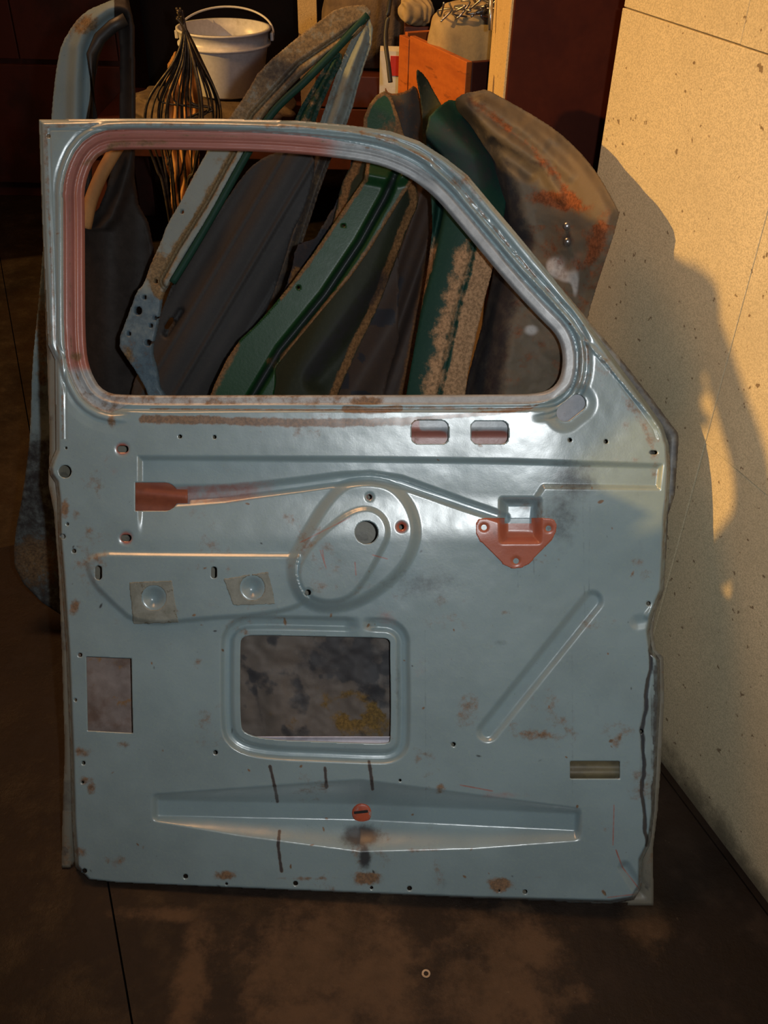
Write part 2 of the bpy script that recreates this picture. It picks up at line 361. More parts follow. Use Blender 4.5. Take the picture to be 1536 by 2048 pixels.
HOLES += [('c', x, y, r) for x, y, r in ((360, 873, 4), (429, 874, 4), (132, 896, 3), (1140, 880, 4), (1212, 883, 4.5), (739, 994, 5), (803, 1054, 5.5), (616, 1185, 6),
    (1283, 1463, 4), (1297, 1207, 4.5), (907, 1489, 4.5), (431, 1505, 4.5), (160, 1310, 4.5), (167, 1526, 4), (151, 1400, 3), (371, 1753, 5), (591, 1767, 5), (819, 1777, 5),
    (1050, 1784, 5), (169, 1742, 5), (800, 1561, 3), (743, 1776, 3.5), (453, 1768, 3), (135, 1048, 3), (126, 1073, 5), (148, 1102, 4.5), (97, 272, 4), (102, 818, 3), (165, 1565, 3), (998, 1782, 3), (560, 1190, 0))]
HOLES += [('k', 1303, 905, 1311, 905, 4), ('k', 197, 1138, 197, 1153, 7), ('k', 428, 1139, 428, 1151, 6), ('k', 241, 898, 250, 898, 7), ('k', 248, 1076, 256, 1076, 7)]
def dhandle(X, Y): return np.maximum(rbox(X, Y, 240, 965, 356, 1022, 27), 270-X)
ACC = smooth([(480, 1300), (482, 1272), (520, 1270), (650, 1273), (750, 1275), (781, 1277), (780, 1300), (782, 1400), (781, 1475), (779, 1487), (750, 1488), (650, 1484), (540, 1480), (487, 1468), (480, 1445)], 2)
def holes(X, Y):
    v = np.full(X.shape, 1e3)
    for h in HOLES:
        k = h[0]
        if k == 'c':
            if h[3] > 0: v = np.minimum(v, circ(X, Y, *h[1:]))
        elif k == 'r': v = np.minimum(v, rbox(X, Y, *h[1:]))
        elif k == 'k': v = np.minimum(v, caps(X, Y, *h[1:]))
        else: v = np.minimum(v, poly(X, Y, h[1]))
    v = np.minimum(v, poly(X, Y, ACC)); return np.minimum(v, dhandle(X, Y))
REG = smooth([(572, 1118), (600, 1070), (642, 1000), (680, 962), (725, 950), (785, 958), (828, 1000), (846, 1060), (832, 1115), (795, 1165), (735, 1208), (690, 1224), (640, 1228), (595, 1208), (574, 1165)], 2)
REG2 = smooth([(600, 1112), (640, 1062), (695, 1018), (740, 1008), (775, 1030), (785, 1070), (765, 1110), (735, 1165), (700, 1205), (640, 1212), (598, 1185), (588, 1145)], 2)
ARM = smooth([(168, 1100), (300, 1103), (560, 1105), (620, 1105), (640, 1180), (600, 1222), (500, 1238), (420, 1242), (275, 1258), (215, 1205), (172, 1160)], 2)
TOPR = [(274, 910), (700, 912), (1000, 916), (1328, 926), (1322, 982), (1090, 979), (1076, 1000), (1060, 1110), (600, 1110), (274, 1100)]
BEAD = [(345, 993), (450, 988), (600, 970), (680, 959), (740, 956), (800, 964), (860, 985), (930, 1010), (1008, 1036)]
BRK = smooth([(952, 1040), (975, 1036), (1095, 1036), (1114, 1042), (1112, 1072), (1082, 1102), (1052, 1136), (1015, 1138), (985, 1105), (952, 1075)], 1)
SEAM = [(560, 247), (700, 262), (790, 285), (860, 325), (930, 390), (985, 452), (1040, 520), (1100, 597), (1150, 660), (1200, 712), (1250, 772), (1300, 830), (1335, 880)]
TEAR = [(1312, 1240), (1312, 1262), (1300, 1300), (1302, 1340), (1292, 1395), (1290, 1420), (1282, 1460), (1285, 1500), (1284, 1560), (1292, 1640), (1296, 1690)]
def frame_profile(D, X, Y):
    """section across the window surround, D = distance outwards from the opening (metres returned)"""
    mm = .001
    side = sst(700, 760, X+Y*.35-250)      # 0 on the left side, 1 on the sloping pillar
    a = np.interp(D, [-5, 0, 4, 14, 18, 24, 34, 38, 41, 47, 52, 57, 64, 80], [-24, -20, -15, -15, -11, -14, -14, -13, -2, 1, 1, -3, -1, 0])
    b = np.interp(D, [-5, 0, 6, 22, 27, 31, 37, 42, 46, 52, 58, 64, 80, 110], [-24, -17, -8, -6, -13, -13, -3, -2, -8, -7, -1, 0, 0, 0])
    c = np.interp(D, [-5, 0, 3, 17, 20, 24, 28, 34, 50], [-22, -18, -12, -10, -6, -8, -9, 0, 0])
    bot = sst(775, 792, Y)*(1-sst(1060, 1120, X))*sst(215, 262, X)
    return ((a*(1-side)+b*side)*(1-bot)+c*bot)*mm
def hpanel(X, Y):
    shp = X.shape; X = X.ravel(); Y = Y.ravel(); mm = .001
    h = np.zeros(X.shape)
    D = poly(X, Y, OPEN); dI = -poly(X, Y, INN)
    near = D < 115
    h[near] += frame_profile(D[near], X[near], Y[near])
    low = sst(900, 1000, Y)*1.0
    h -= (1-sst(0, 9, dI))*(7*mm+15*mm*np.maximum(low, sst(1100, 1300, X)))     # turned edge
    h -= bump(dI-20, 3)*1.2*mm*(Y < 880)                                          # crease inside the flange
    # seam welt on the sloping pillar, crumbly
    ds = line(X, Y, SEAM)
    h += bump(ds, 7)*(2.5*mm+3*mm*(vnoise(X, Y, 6, 3)-.3)*sst(850, 1000, X))
    # raised and sunk fields
    t = poly(X, Y, TOPR); h -= 7*mm*(1-sst(-12, 0, t))*(1-sst(985, 1085, Y)*(X < 1078))
    b = line(X, Y, BEAD); wdt = np.interp(X, [345, 500, 700, 1008], [26, 18, 16, 13]); h -= 8*mm*(1-sst(wdt*.2, wdt, b))
    h += 11*mm*(1-sst(-22, 2, poly(X, Y, REG)))
    h += 5.5*mm*(1-sst(-12, 0, poly(X, Y, REG2)))
    h += 5.5*mm*(1-sst(-12, 0, poly(X, Y, ARM)))*(poly(X, Y, REG) > -20)
    A = poly(X, Y, ACC); gate = 1-bump(X-722, 34)*(Y < 1275)
    h -= 9*mm*(1-sst(3, 15, np.abs(A-26)))*gate
    h -= 3*mm*(1-sst(16, 30, A))*gate
    dg = caps(X, Y, 1185, 1202, 975, 1463, 24); h -= 6*mm*(1-sst(-14, 0, dg))
    # long diamond pressing
    yt = np.interp(X, [305, 720, 1158], [1588, 1558, 1616]); y1 = np.interp(X, [305, 720, 1158], [1600, 1608, 1628])
    y2 = np.interp(X, [305, 720, 1158], [1631, 1639, 1661]); yb = np.interp(X, [305, 480, 720, 950, 1158], [1642, 1672, 1704, 1698, 1682])
    dep = np.minimum(np.clip((Y-yt)/(y1-yt), 0, 1), np.clip((yb-Y)/(yb-y2), 0, 1))
    ends = sst(302, 318, X)*(1-sst(1148, 1166, X)); cen = np.interp(X, [305, 720, 1160], [11, 36, 12])*mm
    dep = dep*.8+.2*dep*dep*(3-2*dep)
    h -= cen*dep*ends
    # winder boss pocket
    pk = rbox(X, Y, 996, 992, 1086, 1092, 10); h -= 20*mm*(1-sst(-20, 0, pk))*(1-sst(1060, 1098, Y)*.8)
    # dished rivet seats
    for cx, cy in ((308, 1196), (505, 1176)): h -= 9*mm*(1-sst(2, 25, np.hypot(X-cx, Y-cy)))
    h -= 5*mm*(1-sst(0, 26, caps(X, Y, 1130, 826, 1155, 806, 17)))
    for x, y, r in ((245, 898, 18), (252, 1076, 18), (739, 994, 11), (803, 1054, 14), (616, 1185, 11)): h -= 2*mm*(1-sst(r*.4, r, np.hypot(X-x, Y-y)))
    # dents, creases
    h += 4*mm*bump(line(X, Y, [(1295, 1232), (1312, 1212)]), 10)-3*mm*bump(line(X, Y, [(1275, 1245), (1300, 1240)]), 18)
    tr = line(X, Y, TEAR); h -= 2.5*mm*bump(tr, 5)
    h -= 10*mm*sst(0, 40, X-np.interp(Y, [p[1] for p in TEAR], [p[0] for p in TEAR]))*(Y > 1240)*(Y < 1700)
    h -= 6*mm*bump(line(X, Y, [(1250, 1735), (1285, 1790)]), 16)
    h += (fbm(X, Y, 260, 7)-.5)*2*mm+11*mm*sst(870, 1150, X)*(1-sst(950, 1200, Y))+3.5*mm*sst(740, 960, Y)*(1-sst(980, 1300, Y))*sst(800, 1000, X)+(fbm(X, Y, 60, 9)-.5)*1.1*mm
    return h.reshape(shp)
def blob(X, Y, cx, cy, rx, ry=None, rot=0):
    ry = ry or rx; c, s = math.cos(rot), math.sin(rot); dx = (X-cx)*c+(Y-cy)*s; dy = -(X-cx)*s+(Y-cy)*c
    return np.exp(-((dx/rx)**2+(dy/ry)**2))
def cpanel(X, Y):
    R = np.zeros(X.shape); G = R.copy(); B = R.copy()
    b = line(X, Y, [(350, 992), (450, 987), (560, 975)]); R = np.maximum(R, (1-sst(14, 30, b))*.5*(1-sst(480, 660, X)))
    for x, y, r in ((245, 898, 15), (252, 1076, 15), (803, 1054, 15), (739, 994, 7)): R = np.maximum(R, .95*blob(X, Y, x, y, r))
    R = np.maximum(R, .42*blob(X, Y, 775, 1235, 55, 30, .5)); R = np.maximum(R, .35*blob(X, Y, 840, 1330, 30, 110))
    R = np.maximum(R, .36*blob(X, Y, 230, 940, 30, 20)); R = np.maximum(R, .45*blob(X, Y, 1000, 1590, 90, 14))
    for l in ([(640, 1100), (652, 1135)], [(645, 1100), (649, 1125)], [(745, 1110), (775, 1118)], [(710, 1125), (712, 1150)], [(600, 1085), (700, 1035)], [(1232, 1700), (1245, 1735), (1280, 1780)], [(1215, 1795), (1275, 1788)], [(920, 1570), (985, 1582)], [(1228, 1610), (1226, 1690)]):
        R = np.maximum(R, .62*bump(line(X, Y, l), 4))
    # rust and dirt
    wl = line(X, Y, [(285, 838), (430, 841), (560, 845), (690, 846), (830, 842)]); G = np.maximum(G, .85*bump(wl, 17)); G = np.maximum(G, .75*bump(line(X, Y, [(830, 838), (1000, 825), (1060, 815)]), 10))
    G = np.maximum(G, .75*bump(line(X, Y, [(300, 818), (700, 820)]), 4)); G = np.maximum(G, 1.0*bump(line(X, Y, [(690, 818), (740, 822), (800, 817)]), 13)); G = np.maximum(G, .6*bump(line(X, Y, [(800, 815), (1060, 818), (1130, 775)]), 7))
    G = np.maximum(G, .7*blob(X, Y, 222, 842, 12, 20))
    for x, y, rx, ry, k in ((450, 1751, 28, 14, .75), (735, 1757, 34, 16, 1), (1000, 1769, 28, 16, .95), (160, 1702, 22, 14, .6), (165, 1503, 26, 12, .65), (182, 1575, 12, 26, .65), (172, 1562, 20, 12, .6), (130, 1020, 12, 20, .75), (152, 1030, 12, 14, .6),
                            (1075, 1468, 60, 16, .62), (935, 1420, 35, 50, .5), (245, 1490, 22, 12, .5), (395, 1320, 14, 10, .55), (150, 1215, 16, 22, .6), (240, 1720, 60, 14, .42), (875, 1745, 20, 35, .45), (850, 1700, 60, 6, .5), (1250, 850, 18, 18, .4), (1310, 880, 30, 18, .45),
                            (90, 1650, 60, 200, .2), (350, 1222, 14, 14, .5), (1240, 1475, 8, 14, .6), (180, 660, 12, 10, .4), (620, 1757, 120, 6, .5), (1120, 1755, 180, 5, .3), (880, 1575, 14, 20, .6), (1010, 1225, 20, 10, .4), (1190, 745, 24, 10, .35)):
        G = np.maximum(G, k*blob(X, Y, x, y, rx, ry))
    D = poly(X, Y, OPEN); out = poly(X, Y, INN)
    G = np.maximum(G, .5*bump(D-50, 9)*(X > 750)*(Y < 780)); G = np.maximum(G, .45*bump(out+12, 14)*(Y < 420)*(X < 1000)); G = np.maximum(G, .5*bump(out+14, 8)*(X < 130)*(Y < 880))
    G = np.maximum(G, .42*bump(out+30, 26)*(X > 1240)*(Y < 960)); G = np.maximum(G, .42*sst(-12, -4, out)*(Y > 900))
    for l in ([(540, 1533), (547, 1562), (555, 1603)], [(650, 1536), (653, 1574)], [(738, 1523), (742, 1550), (745, 1578)], [(559, 1662), (556, 1690), (563, 1742)]): B = np.maximum(B, .95*bump(line(X, Y, l), 6.5)); G = np.maximum(G, .8*bump(line(X, Y, l), 7))
    # black marks: grime, recess shade painted in, tear and darker flange
    B = np.maximum(B, 1.1*blob(X, Y, 722, 1672, 44, 26)); B = np.maximum(B, 1.0*blob(X, Y, 730, 1715, 14, 30)); B = np.maximum(B, .66*blob(X, Y, 1140, 960, 70, 55)); B = np.maximum(B, .56*blob(X, Y, 1120, 1030, 50, 90))
    B = np.maximum(B, .5*blob(X, Y, 1035, 1002, 40, 8)); wx = X+14*(fbm(X, Y, 45, 51, 3)-.5); B = np.maximum(B, 1.1*bump(line(wx, Y, TEAR), 8)); B = np.maximum(B, .7*(wx > np.interp(Y, [1240, 1300, 1420, 1700], [1318, 1312, 1306, 1303]))*(Y > 1240)*(Y < 1700)); B = np.maximum(B, .8*bump(line(X, Y, [(1312, 1560), (1306, 1690), (1286, 1785), (1250, 1805)]), 9))  # first blob paints the shade along the pocket's top wall
    B = np.maximum(B, .55*(X > np.interp(Y, [1240, 1300, 1420, 1700], [1312, 1305, 1300, 1300]))*(Y > 1240)*sst(.3, .7, vnoise(X, Y, 25, 5)))  # flange beyond the tear darker, in patches
    B = np.maximum(B, .45*blob(X, Y, 795, 1380, 10, 90)); B = np.maximum(B, .5*blob(X, Y, 1000, 1285, 22, 10)); B = np.maximum(B, .38*blob(X, Y, 250, 1497, 16, 20)); B = np.maximum(B, .5*blob(X, Y, 850, 1170, 110, 50))  # first blob paints shade on the inner wall of the ring groove
    rr = random.Random(11)
    for _ in range(150):
        x, y, q = rr.uniform(110, 1330), 250+1560*rr.random()**.8, rr.uniform(1.2, 3.6); m = (np.abs(X-x) < 20) & (np.abs(Y-y) < 20)
        v = rr.uniform(.5, 1)*blob(X[m], Y[m], x, y, q*rr.uniform(1, 3), q, rr.uniform(0, 3)); T = (G, B, G)[rr.randrange(3)]; T[m] = np.maximum(T[m], v)
    G = np.maximum(G, .36*sst(.52, .8, fbm(X, Y, 110, 21, 4))); B = np.maximum(B, .28*sst(.55, .8, fbm(X*2.5, Y*.6, 70, 31, 4))*(X > 750)); R = np.maximum(R, .30*sst(.6, .8, fbm(X, Y, 90, 41, 3)))
    for l in ([(1065, 1000), (1068, 1150)], [(1165, 960), (1170, 1250)], [(1090, 940), (1095, 1010)], [(1180, 1000), (1178, 1180)], [(1035, 1140), (1036, 1175)], [(1145, 1300), (1145, 1640)], [(850, 1260), (852, 1600)], [(800, 1110), (800, 1180)]):
        B = np.maximum(B, .4*bump(line(X, Y, l), 4))
    return np.stack([R, G, B, np.ones_like(R)], -1)
def keep_panel(X, Y):
    s = poly(X, Y, INN); D = poly(X, Y, OPEN)
    return np.maximum(np.maximum(s, -holes(X, Y)), chan_edge(X, Y)-D)
def chan_edge(X, Y):   # outer edge of the pink channel, as distance from the opening
    left = np.where(X < 170, np.where((Y > 400) & (Y < 480) | (Y > 620), 42, 40), 40)
    v = np.interp(X, [120, 240, 620, 760, 900, 1150], [40, 38, 36, 30, 27, 27])
    bot = sst(775, 792, Y)*sst(215, 262, X); return v*(1-bot)+19*bot
base = fl(720, 1795)
door = empty('car_door', base, 'stripped light blue vehicle door shell with empty window opening leaning in the foreground', 'car door')
STEP = 2.0
sheet('inner_panel', keep_panel, (70, 230, 1366, 1820), STEP, DP, hpanel, MT['door'], door, .0022, cpanel)
def cchan(X, Y):
    R = np.zeros(X.shape); G = R.copy(); B = R.copy(); D = poly(X, Y, OPEN)
    side = np.maximum(sst(560, 760, X)*(Y < 780), sst(700, 775, Y)*.95); R = np.maximum(R, side)
    G = np.maximum(G, .55*bump(line(X, Y, [(170, 330), (230, 288), (330, 285)]), 18)); G = np.maximum(G, .45*bump(D-28, 5)); G = np.maximum(G, .6*blob(X, Y, 150, 715, 20, 12))
    G = np.maximum(G, .9*blob(X, Y, 735, 803, 42, 12)); G = np.maximum(G, .4*(Y > 785)*(X < 700)); B = np.maximum(B, .35*bump(D-24, 4)); B = np.maximum(B, .35*blob(X, Y, 230, 775, 50, 20))
    return np.stack([R, G, B, np.ones_like(R)], -1)
sheet('window_channel', lambda X, Y: np.maximum(-poly(X, Y, OPEN), poly(X, Y, OPEN)-chan_edge(X, Y)-1.5), (115, 250, 1200, 830), STEP, DP, lambda X, Y: hpanel(X, Y)-.0006, MT['channel'], door, .004, cchan)['label'] = 'pink primed channel round the window opening'
# outer skin, bulged away from the viewer, rim turned over the inner panel
def hskin(X, Y):
    d = -poly(X, Y, SIL); D = poly(X, Y, OPEN)
    body = sst(10, 60, d)*sst(35, 80, D)
    return -.0235-.030*body*sst(800, 900, Y)+(fbm(X, Y, 120, 3)-.5)*.006*body
def cskin(X, Y):
    z = np.zeros(X.shape); G = .45*np.ones(X.shape); return np.stack([z, G*vnoise(X, Y, 60, 2), np.maximum(.5*(vnoise(X, Y, 30, 6) > .75), .62*(X > 1240)*(Y < 1100)), z+1], -1)
sheet('outer_skin', lambda X, Y: np.maximum(poly(X, Y, SIL), 8-poly(X, Y, OPEN)), (66, 230, 1368, 1820), 5, DP, hskin, MT['skin'], door, .002, cskin)
def inner_patch(name, x0, y0, x1, y1, h, mat, **k):
    return sheet(name, lambda X, Y: rbox(X, Y, x0, y0, x1, y1, 12), (x0-4, y0-4, x1+4, y1+4), 4, DP, h, mat, door, .001, **k)
inner_patch('sound_deadening_pad', 440, 1235, 830, 1530, lambda X, Y: -.040+.006*bump(line(X, Y, [(560, 1240), (545, 1340), (575, 1490)]), 50)+(fbm(X, Y, 40, 4)-.5)*.012, worn_paint('dark_blotched_pad', (.10, .082, .07), rough=.7, coat=0, rustc=(.17, .10, .02)),
    colf=lambda X, Y: np.stack([0*X, .75*blob(X, Y, 700, 1425, 110, 45)*sst(.3, .6, fbm(X, Y, 40, 8, 4))+.15, .85*blob(X, Y, 690, 1320, 120, 55)+.7*sst(.5, .75, fbm(X, Y, 30, 3, 4))+.5*bump(line(X, Y, [(500, 1340), (515, 1400), (530, 1470)]), 8), 0*X+1], -1))  # black blotches, densest across the upper part
inner_patch('sound_deadening_pad', 140, 1285, 300, 1500, lambda X, Y: -.036+(fbm(X, Y, 60, 4)-.5)*.012, mottled('dusty_inner_skin', (.16, .10, .075), (.22, .17, .15), (.24, .13, .06), 14, .6))
inner_patch('lit_skin_strip', 480, 1473, 800, 1500, lambda X, Y: -.022-.004*bump(Y-1480, 5), mottled('lit_skin_bottom', (.42, .40, .46), (.30, .28, .32), None, 20, .4))  # pale tone paints the light along the bottom of the skin
inner_patch('remote_handle_trough', 255, 945, 375, 1040, lambda X, Y: -.014+.007*bump(Y-(985+.1*(X-270)), 24), mottled('red_brown_primer', (.23, .065, .032), (.19, .05, .028), None, 20, .5, bump_=.05))
inner_patch('waist_reinforcement', 805, 825, 1040, 905, lambda X, Y: -.016-.010*sst(858, 872, Y), MT['channel'], colf=lambda X, Y: np.stack([.85*sst(830, 845, X)*(1-sst(855, 870, Y)*sst(.3, .5, 1-(np.mod(X-820, 122)/122))), .35*bump(np.mod(X-828, 118), 40)*(Y > 855), 0*X, 0*X+1], -1))
inner_patch('corner_reinforcement', 1100, 780, 1200, 860, lambda X, Y: -.012+0*X, mottled('pale_grey_metal', (.33, .33, .36), (.26, .27, .29), (.2, .15, .12), 20, .5))
inner_patch('lower_hinge_plate', 1125, 1508, 1256, 1575, lambda X, Y: -.012+.003*np.sin(Y*.2), mottled('olive_brown_metal', (.15, .125, .07), (.10, .085, .055), (.17, .15, .13), 18, .5))
# winder bracket
def kb(X, Y):
    return np.maximum(poly(X, Y, BRK), -np.minimum(np.minimum(circ(X, Y, 968, 1055, 4), circ(X, Y, 1097, 1057, 4)), circ(X, Y, 1032, 1122, 4)))
def hb(X, Y): return hpanel(X, Y)+.0016-.003*bump(circ(X, Y, 968, 1055, 0), 12)-.003*bump(circ(X, Y, 1097, 1057, 0), 12)-.003*bump(circ(X, Y, 1032, 1122, 0), 12)
br = sheet('mounting_bracket', kb, (944, 1030, 1122, 1142), 2, DP, hb, worn_paint('primed_bracket', (.33, .095, .055), primer=(.25, .33, .36), rough=.38), door, .002,
    lambda X, Y: np.stack([.9*rbox(X, Y, 1008, 1000, 1064, 1048, 4).__lt__(0)*1., .25*blob(X, Y, 1030, 1090, 50, 14), .45*blob(X, Y, 990, 1060, 12, 30), 0*X+1], -1)); br['label'] = 'orange primed three-hole bracket plate'
# paint chip on the bracket, rivet in its middle
def disc(name, cx, cy, r, h0, hgt, mat, parent, squash=1.0, seg=20):
    bm = bmesh.new(); c = hit(cx, cy, DP, h0); e1 = np.cross(DN, [0, 0, 1.]); e1 /= np.linalg.norm(e1); e2 = np.cross(DN, e1)
    rm = r*.00075; rings = []
    for q, z in ((1, -.002), (1, .3*hgt), (.8, .8*hgt), (.45, hgt)):
        rings.append([bm.verts.new(Vector(c+e1*rm*q*math.cos(a)+e2*rm*q*squash*math.sin(a)+DN*z)) for a in np.linspace(0, 2*math.pi, seg, endpoint=False)])
    for a, b in zip(rings[:-1], rings[1:]):
        for k in range(seg): bm.faces.new((a[k], a[(k+1) % seg], b[(k+1) % seg], b[k]))
    bm.faces.new(rings[-1]); return bmobj(name, bm, mat, parent, smoothed=True)
disc('rivet', 1033, 1057, 7, -.0175, .003, MT['steel'], br)
for cx, cy in ((310, 1190), (507, 1168)): disc('rivet', cx, cy, 7, -.0085, .003, MT['wire'], door)
plug = disc('drain_plug', 724, 1626, 21, float(hpanel(np.array([724.]), np.array([1622.]))[0]), .0025, MT['primer'], door); plug['label'] = 'round orange plug'
bm = bmesh.new(); _h = float(hpanel(np.array([724.]), np.array([1622.]))[0])+.0032; box(bm, hit(722, 1624, DP, _h), (.97, 0, .22), DN, np.cross((.97, 0, .22), DN), .011, .0006, .002); bmobj('slot', bm, MT['rubber'], plug)
# squares of tape round the rivet seats
for P4, nm in ((((258, 1165), (345, 1160), (358, 1246), (266, 1250)), 0), (((446, 1158), (538, 1143), (552, 1210), (466, 1212)), 1)):
    c = ((308, 1196), (505, 1176))[nm]
    sheet('tape_patch', lambda X, Y, P4=P4, c=c: np.maximum(poly(X, Y, P4)+2*vnoise(X, Y, 9, 3), -circ(X, Y, c[0], c[1], 25)), (240, 1130, 570, 1262), 2, DP, lambda X, Y: hpanel(X, Y)+.0006, MT['tape'], door, .0006)
# latch stub on the right edge

# ------------------------------------------------------------------ furniture and clutter at the back
def vbox(bm, cx, cy, z0, z1, hx, hy, yaw):
    c, s = math.cos(yaw), math.sin(yaw); box(bm, (cx, cy, (z0+z1)/2), (c, s, 0), (-s, c, 0), (0, 0, 1), hx, hy, (z1-z0)/2)
# tall maroon cupboard standing behind the chipboard wall
cupY = 1.74; pA = at(1012, 120, cupY); yaw = math.radians(1); cx = np.array([math.cos(yaw), math.sin(yaw), 0]); cyv = np.array([-math.sin(yaw), math.cos(yaw), 0])
cup = empty('cupboard', (pA[0]+.25, cupY+.12, 0), 'tall cupboard with maroon lacquered front and raw chipboard side beside the wall', 'cupboard')
def cb(name, o, u0, u1, v0, v1, z0, z1, mat, par):
    bm = bmesh.new(); c = np.array([o[0], o[1], 0])+cx*(u0+u1)/2+cyv*(v0+v1)/2+np.array([0, 0, (z0+z1)/2])
    box(bm, c, cx, cyv, (0, 0, 1), (u1-u0)/2, (v1-v0)/2, (z1-z0)/2); return bmobj(name, bm, mat, par, bevel=.001)
cb('body', pA, .019, .62, .02, .25, .0, 1.75, MT['maroon_dull'], cup)
cb('side_panel', pA, 0, .018, .0, .25, 0, 1.75, MT['chip_plain'], cup)['label'] = 'raw chipboard side'
cb('door', pA, .004, .335, -.019, .0, .03, 1.74, MT['maroon'], cup); cb('door', pA, .338, .62, -.019, .0, .03, 1.74, MT['maroon'], cup)
# dark red furniture far left
wr = empty('wardrobe', (-1.75, 3.95, 0), 'dark red-brown wooden wardrobe in the gloom at far left', 'wardrobe')
def wb(name, x0, x1, y0, y1, z0, z1, mat):
    bm = bmesh.new(); vbox(bm, (x0+x1)/2, (y0+y1)/2, z0, z1, (x1-x0)/2, (y1-y0)/2, 0); return bmobj(name, bm, mat, wr, bevel=.002)
wb('body', -2.35, -1.02, 3.82, 4.2, 0, 1.9, MT['maroon_dull'])
wb('door', -2.34, -1.40, 3.80, 3.82, .52, 1.88, MT['maroon_dull']); wb('door', -1.395, -1.03, 3.80, 3.82, .52, 1.88, MT['maroon_dull']); wb('drawer', -2.34, -1.03, 3.80, 3.82, .06, .50, MT['maroon_dull'])
# low bench carrying the bucket and sacks
by = 3.12
bt = empty('low_bench', (-.45, by+.2, 0), 'dark low wooden bench under the white bucket', 'bench')
def bb(name, x0, x1, y0, y1, z0, z1, mat, par): bm = bmesh.new(); vbox(bm, (x0+x1)/2, (y0+y1)/2, z0, z1, (x1-x0)/2, (y1-y0)/2, 0); return bmobj(name, bm, mat, par, bevel=.003)
pb = at(456, 181, by+.18); zb = float(pb[2])
bb('bench_top', -1.0, .55, by-.08, by+.6, zb-.14, zb-.1, MT['maroon_dull'], bt)
for x in (-.95, .5):
    for y in (by-.03, by+.54): bb('leg', x-.03, x+.03, y-.03, y+.03, 0, zb-.14, MT['maroon_dull'], bt)
# sack under the bucket
def lump(name, c, r, mat, seed=0, label=None, cat=None, amp=.18, parent=None):
    bm = bmesh.new(); bmesh.ops.create_icosphere(bm, subdivisions=5, radius=1)
    for v in bm.verts:
        p = v.co.copy(); k = 1+amp*(math.sin(p.x*5+seed)*math.sin(p.y*4+seed*2)+.6*math.sin(p.z*9+p.x*7+seed*3)*.6+.35*math.sin(p.x*17+p.y*13+seed))
        q = Vector((math.copysign(abs(p.x)**.7, p.x), math.copysign(abs(p.y)**.7, p.y), math.copysign(abs(p.z)**.75, p.z)))
        v.co = Vector((c[0]+q.x*k*r[0], c[1]+q.y*k*r[1], max(c[2]-r[2]*.98, c[2]+q.z*k*r[2])))
    o = bmobj(name, bm, mat, parent, smoothed=True, base=None if parent else np.array([c[0], c[1], c[2]-r[2]]))
    return tag(o, label, cat) if label else o
lump('sack', (float(pb[0])-.05, by+.17, zb-.055), (.27, .2, .047), MT['sack'], 2, 'flat lumpy brown sack under the white bucket', 'sack', .10)
# the bucket
R0 = .138; bc = np.array([float(pb[0]), by+.18, zb])
bk = empty('bucket', bc, 'white plastic bucket with rim and bail handle standing at the back', 'bucket')
hB = .185; bm = bmesh.new()
lathe(bm, [(0, .002), (R0*.80, .0), (R0*.82, .004), (R0*.99, hB-.05), (R0*1.0, hB-.045), (R0*1.07, hB-.044), (R0*1.07, hB-.038), (R0*1.01, hB-.036), (R0*1.03, hB-.002), (R0*1.08, hB-.002), (R0*1.08, hB+.004), (R0*1.0, hB+.004), (R0*.98, hB-.05), (R0*.8, .006), (0, .008)], bc)
bmobj('body', bm, MT['plastic'], bk, smoothed=True)
bm = bmesh.new(); hp = []
for k in range(33):
    a = math.pi*k/32; hp.append(bc+np.array([R0*1.12*math.cos(a), .02+R0*1.02*math.sin(a)*.97, hB-.02+math.sin(a)*.055]))
tube(bm, hp, .0035); bmobj('handle', bm, MT['plastic'], bk, smoothed=True)
for sx in (-1, 1):
    bm = bmesh.new(); box(bm, bc+np.array([sx*R0*1.1, .015, hB-.022]), (1, 0, 0), (0, 1, 0), (0, 0, 1), .005, .014, .012); bmobj('handle_lug', bm, MT['plastic'], bk, bevel=.002)
# hanging bundle of stiff wires
wy = 2.55; wb_ = empty('wire_bundle', at(372, 380, wy), 'bundle of thin dark wires gathered at the top in front of the bucket', 'wire bundle')
ap = at(366, 42, wy)
for k in range(22):
    q = k/21; mid = 300+q*135+random.uniform(-6, 6); mid2 = 292+q*160+random.uniform(-8, 8); dy = random.uniform(-.05, .05)
    bot = (340+q*60+random.uniform(-12, 12), random.uniform(395, 440))
    pts = [at(352+random.uniform(0, 18), 28+random.uniform(-14, 10), wy+dy*.2), at(367+q*6, 62, wy), at(350+q*52, 120, wy+dy*.6), at(.5*mid+.5*(mid+8*q), 200, wy+dy), at(mid*.6+mid2*.4, 270, wy+dy), at(mid*.5+bot[0]*.5, 340, wy+dy*.6), at(*bot, wy+dy*.3)]; pts.append(np.array([pts[-1][0]+random.uniform(-.03, .03), wy+dy*.3, .0]))
    if k % 5 == 2: pts = pts[:4]+[at(400+random.uniform(0, 30), 215+random.uniform(0, 20), wy+dy), at(360, 250, wy+dy), at(335, 330, wy+dy)]
    bm = bmesh.new(); tube(bm, spline(pts, 7), .0026 if k % 3 else .0038, 6); bmobj('wire', bm, MT['wire'], wb_, smoothed=True)
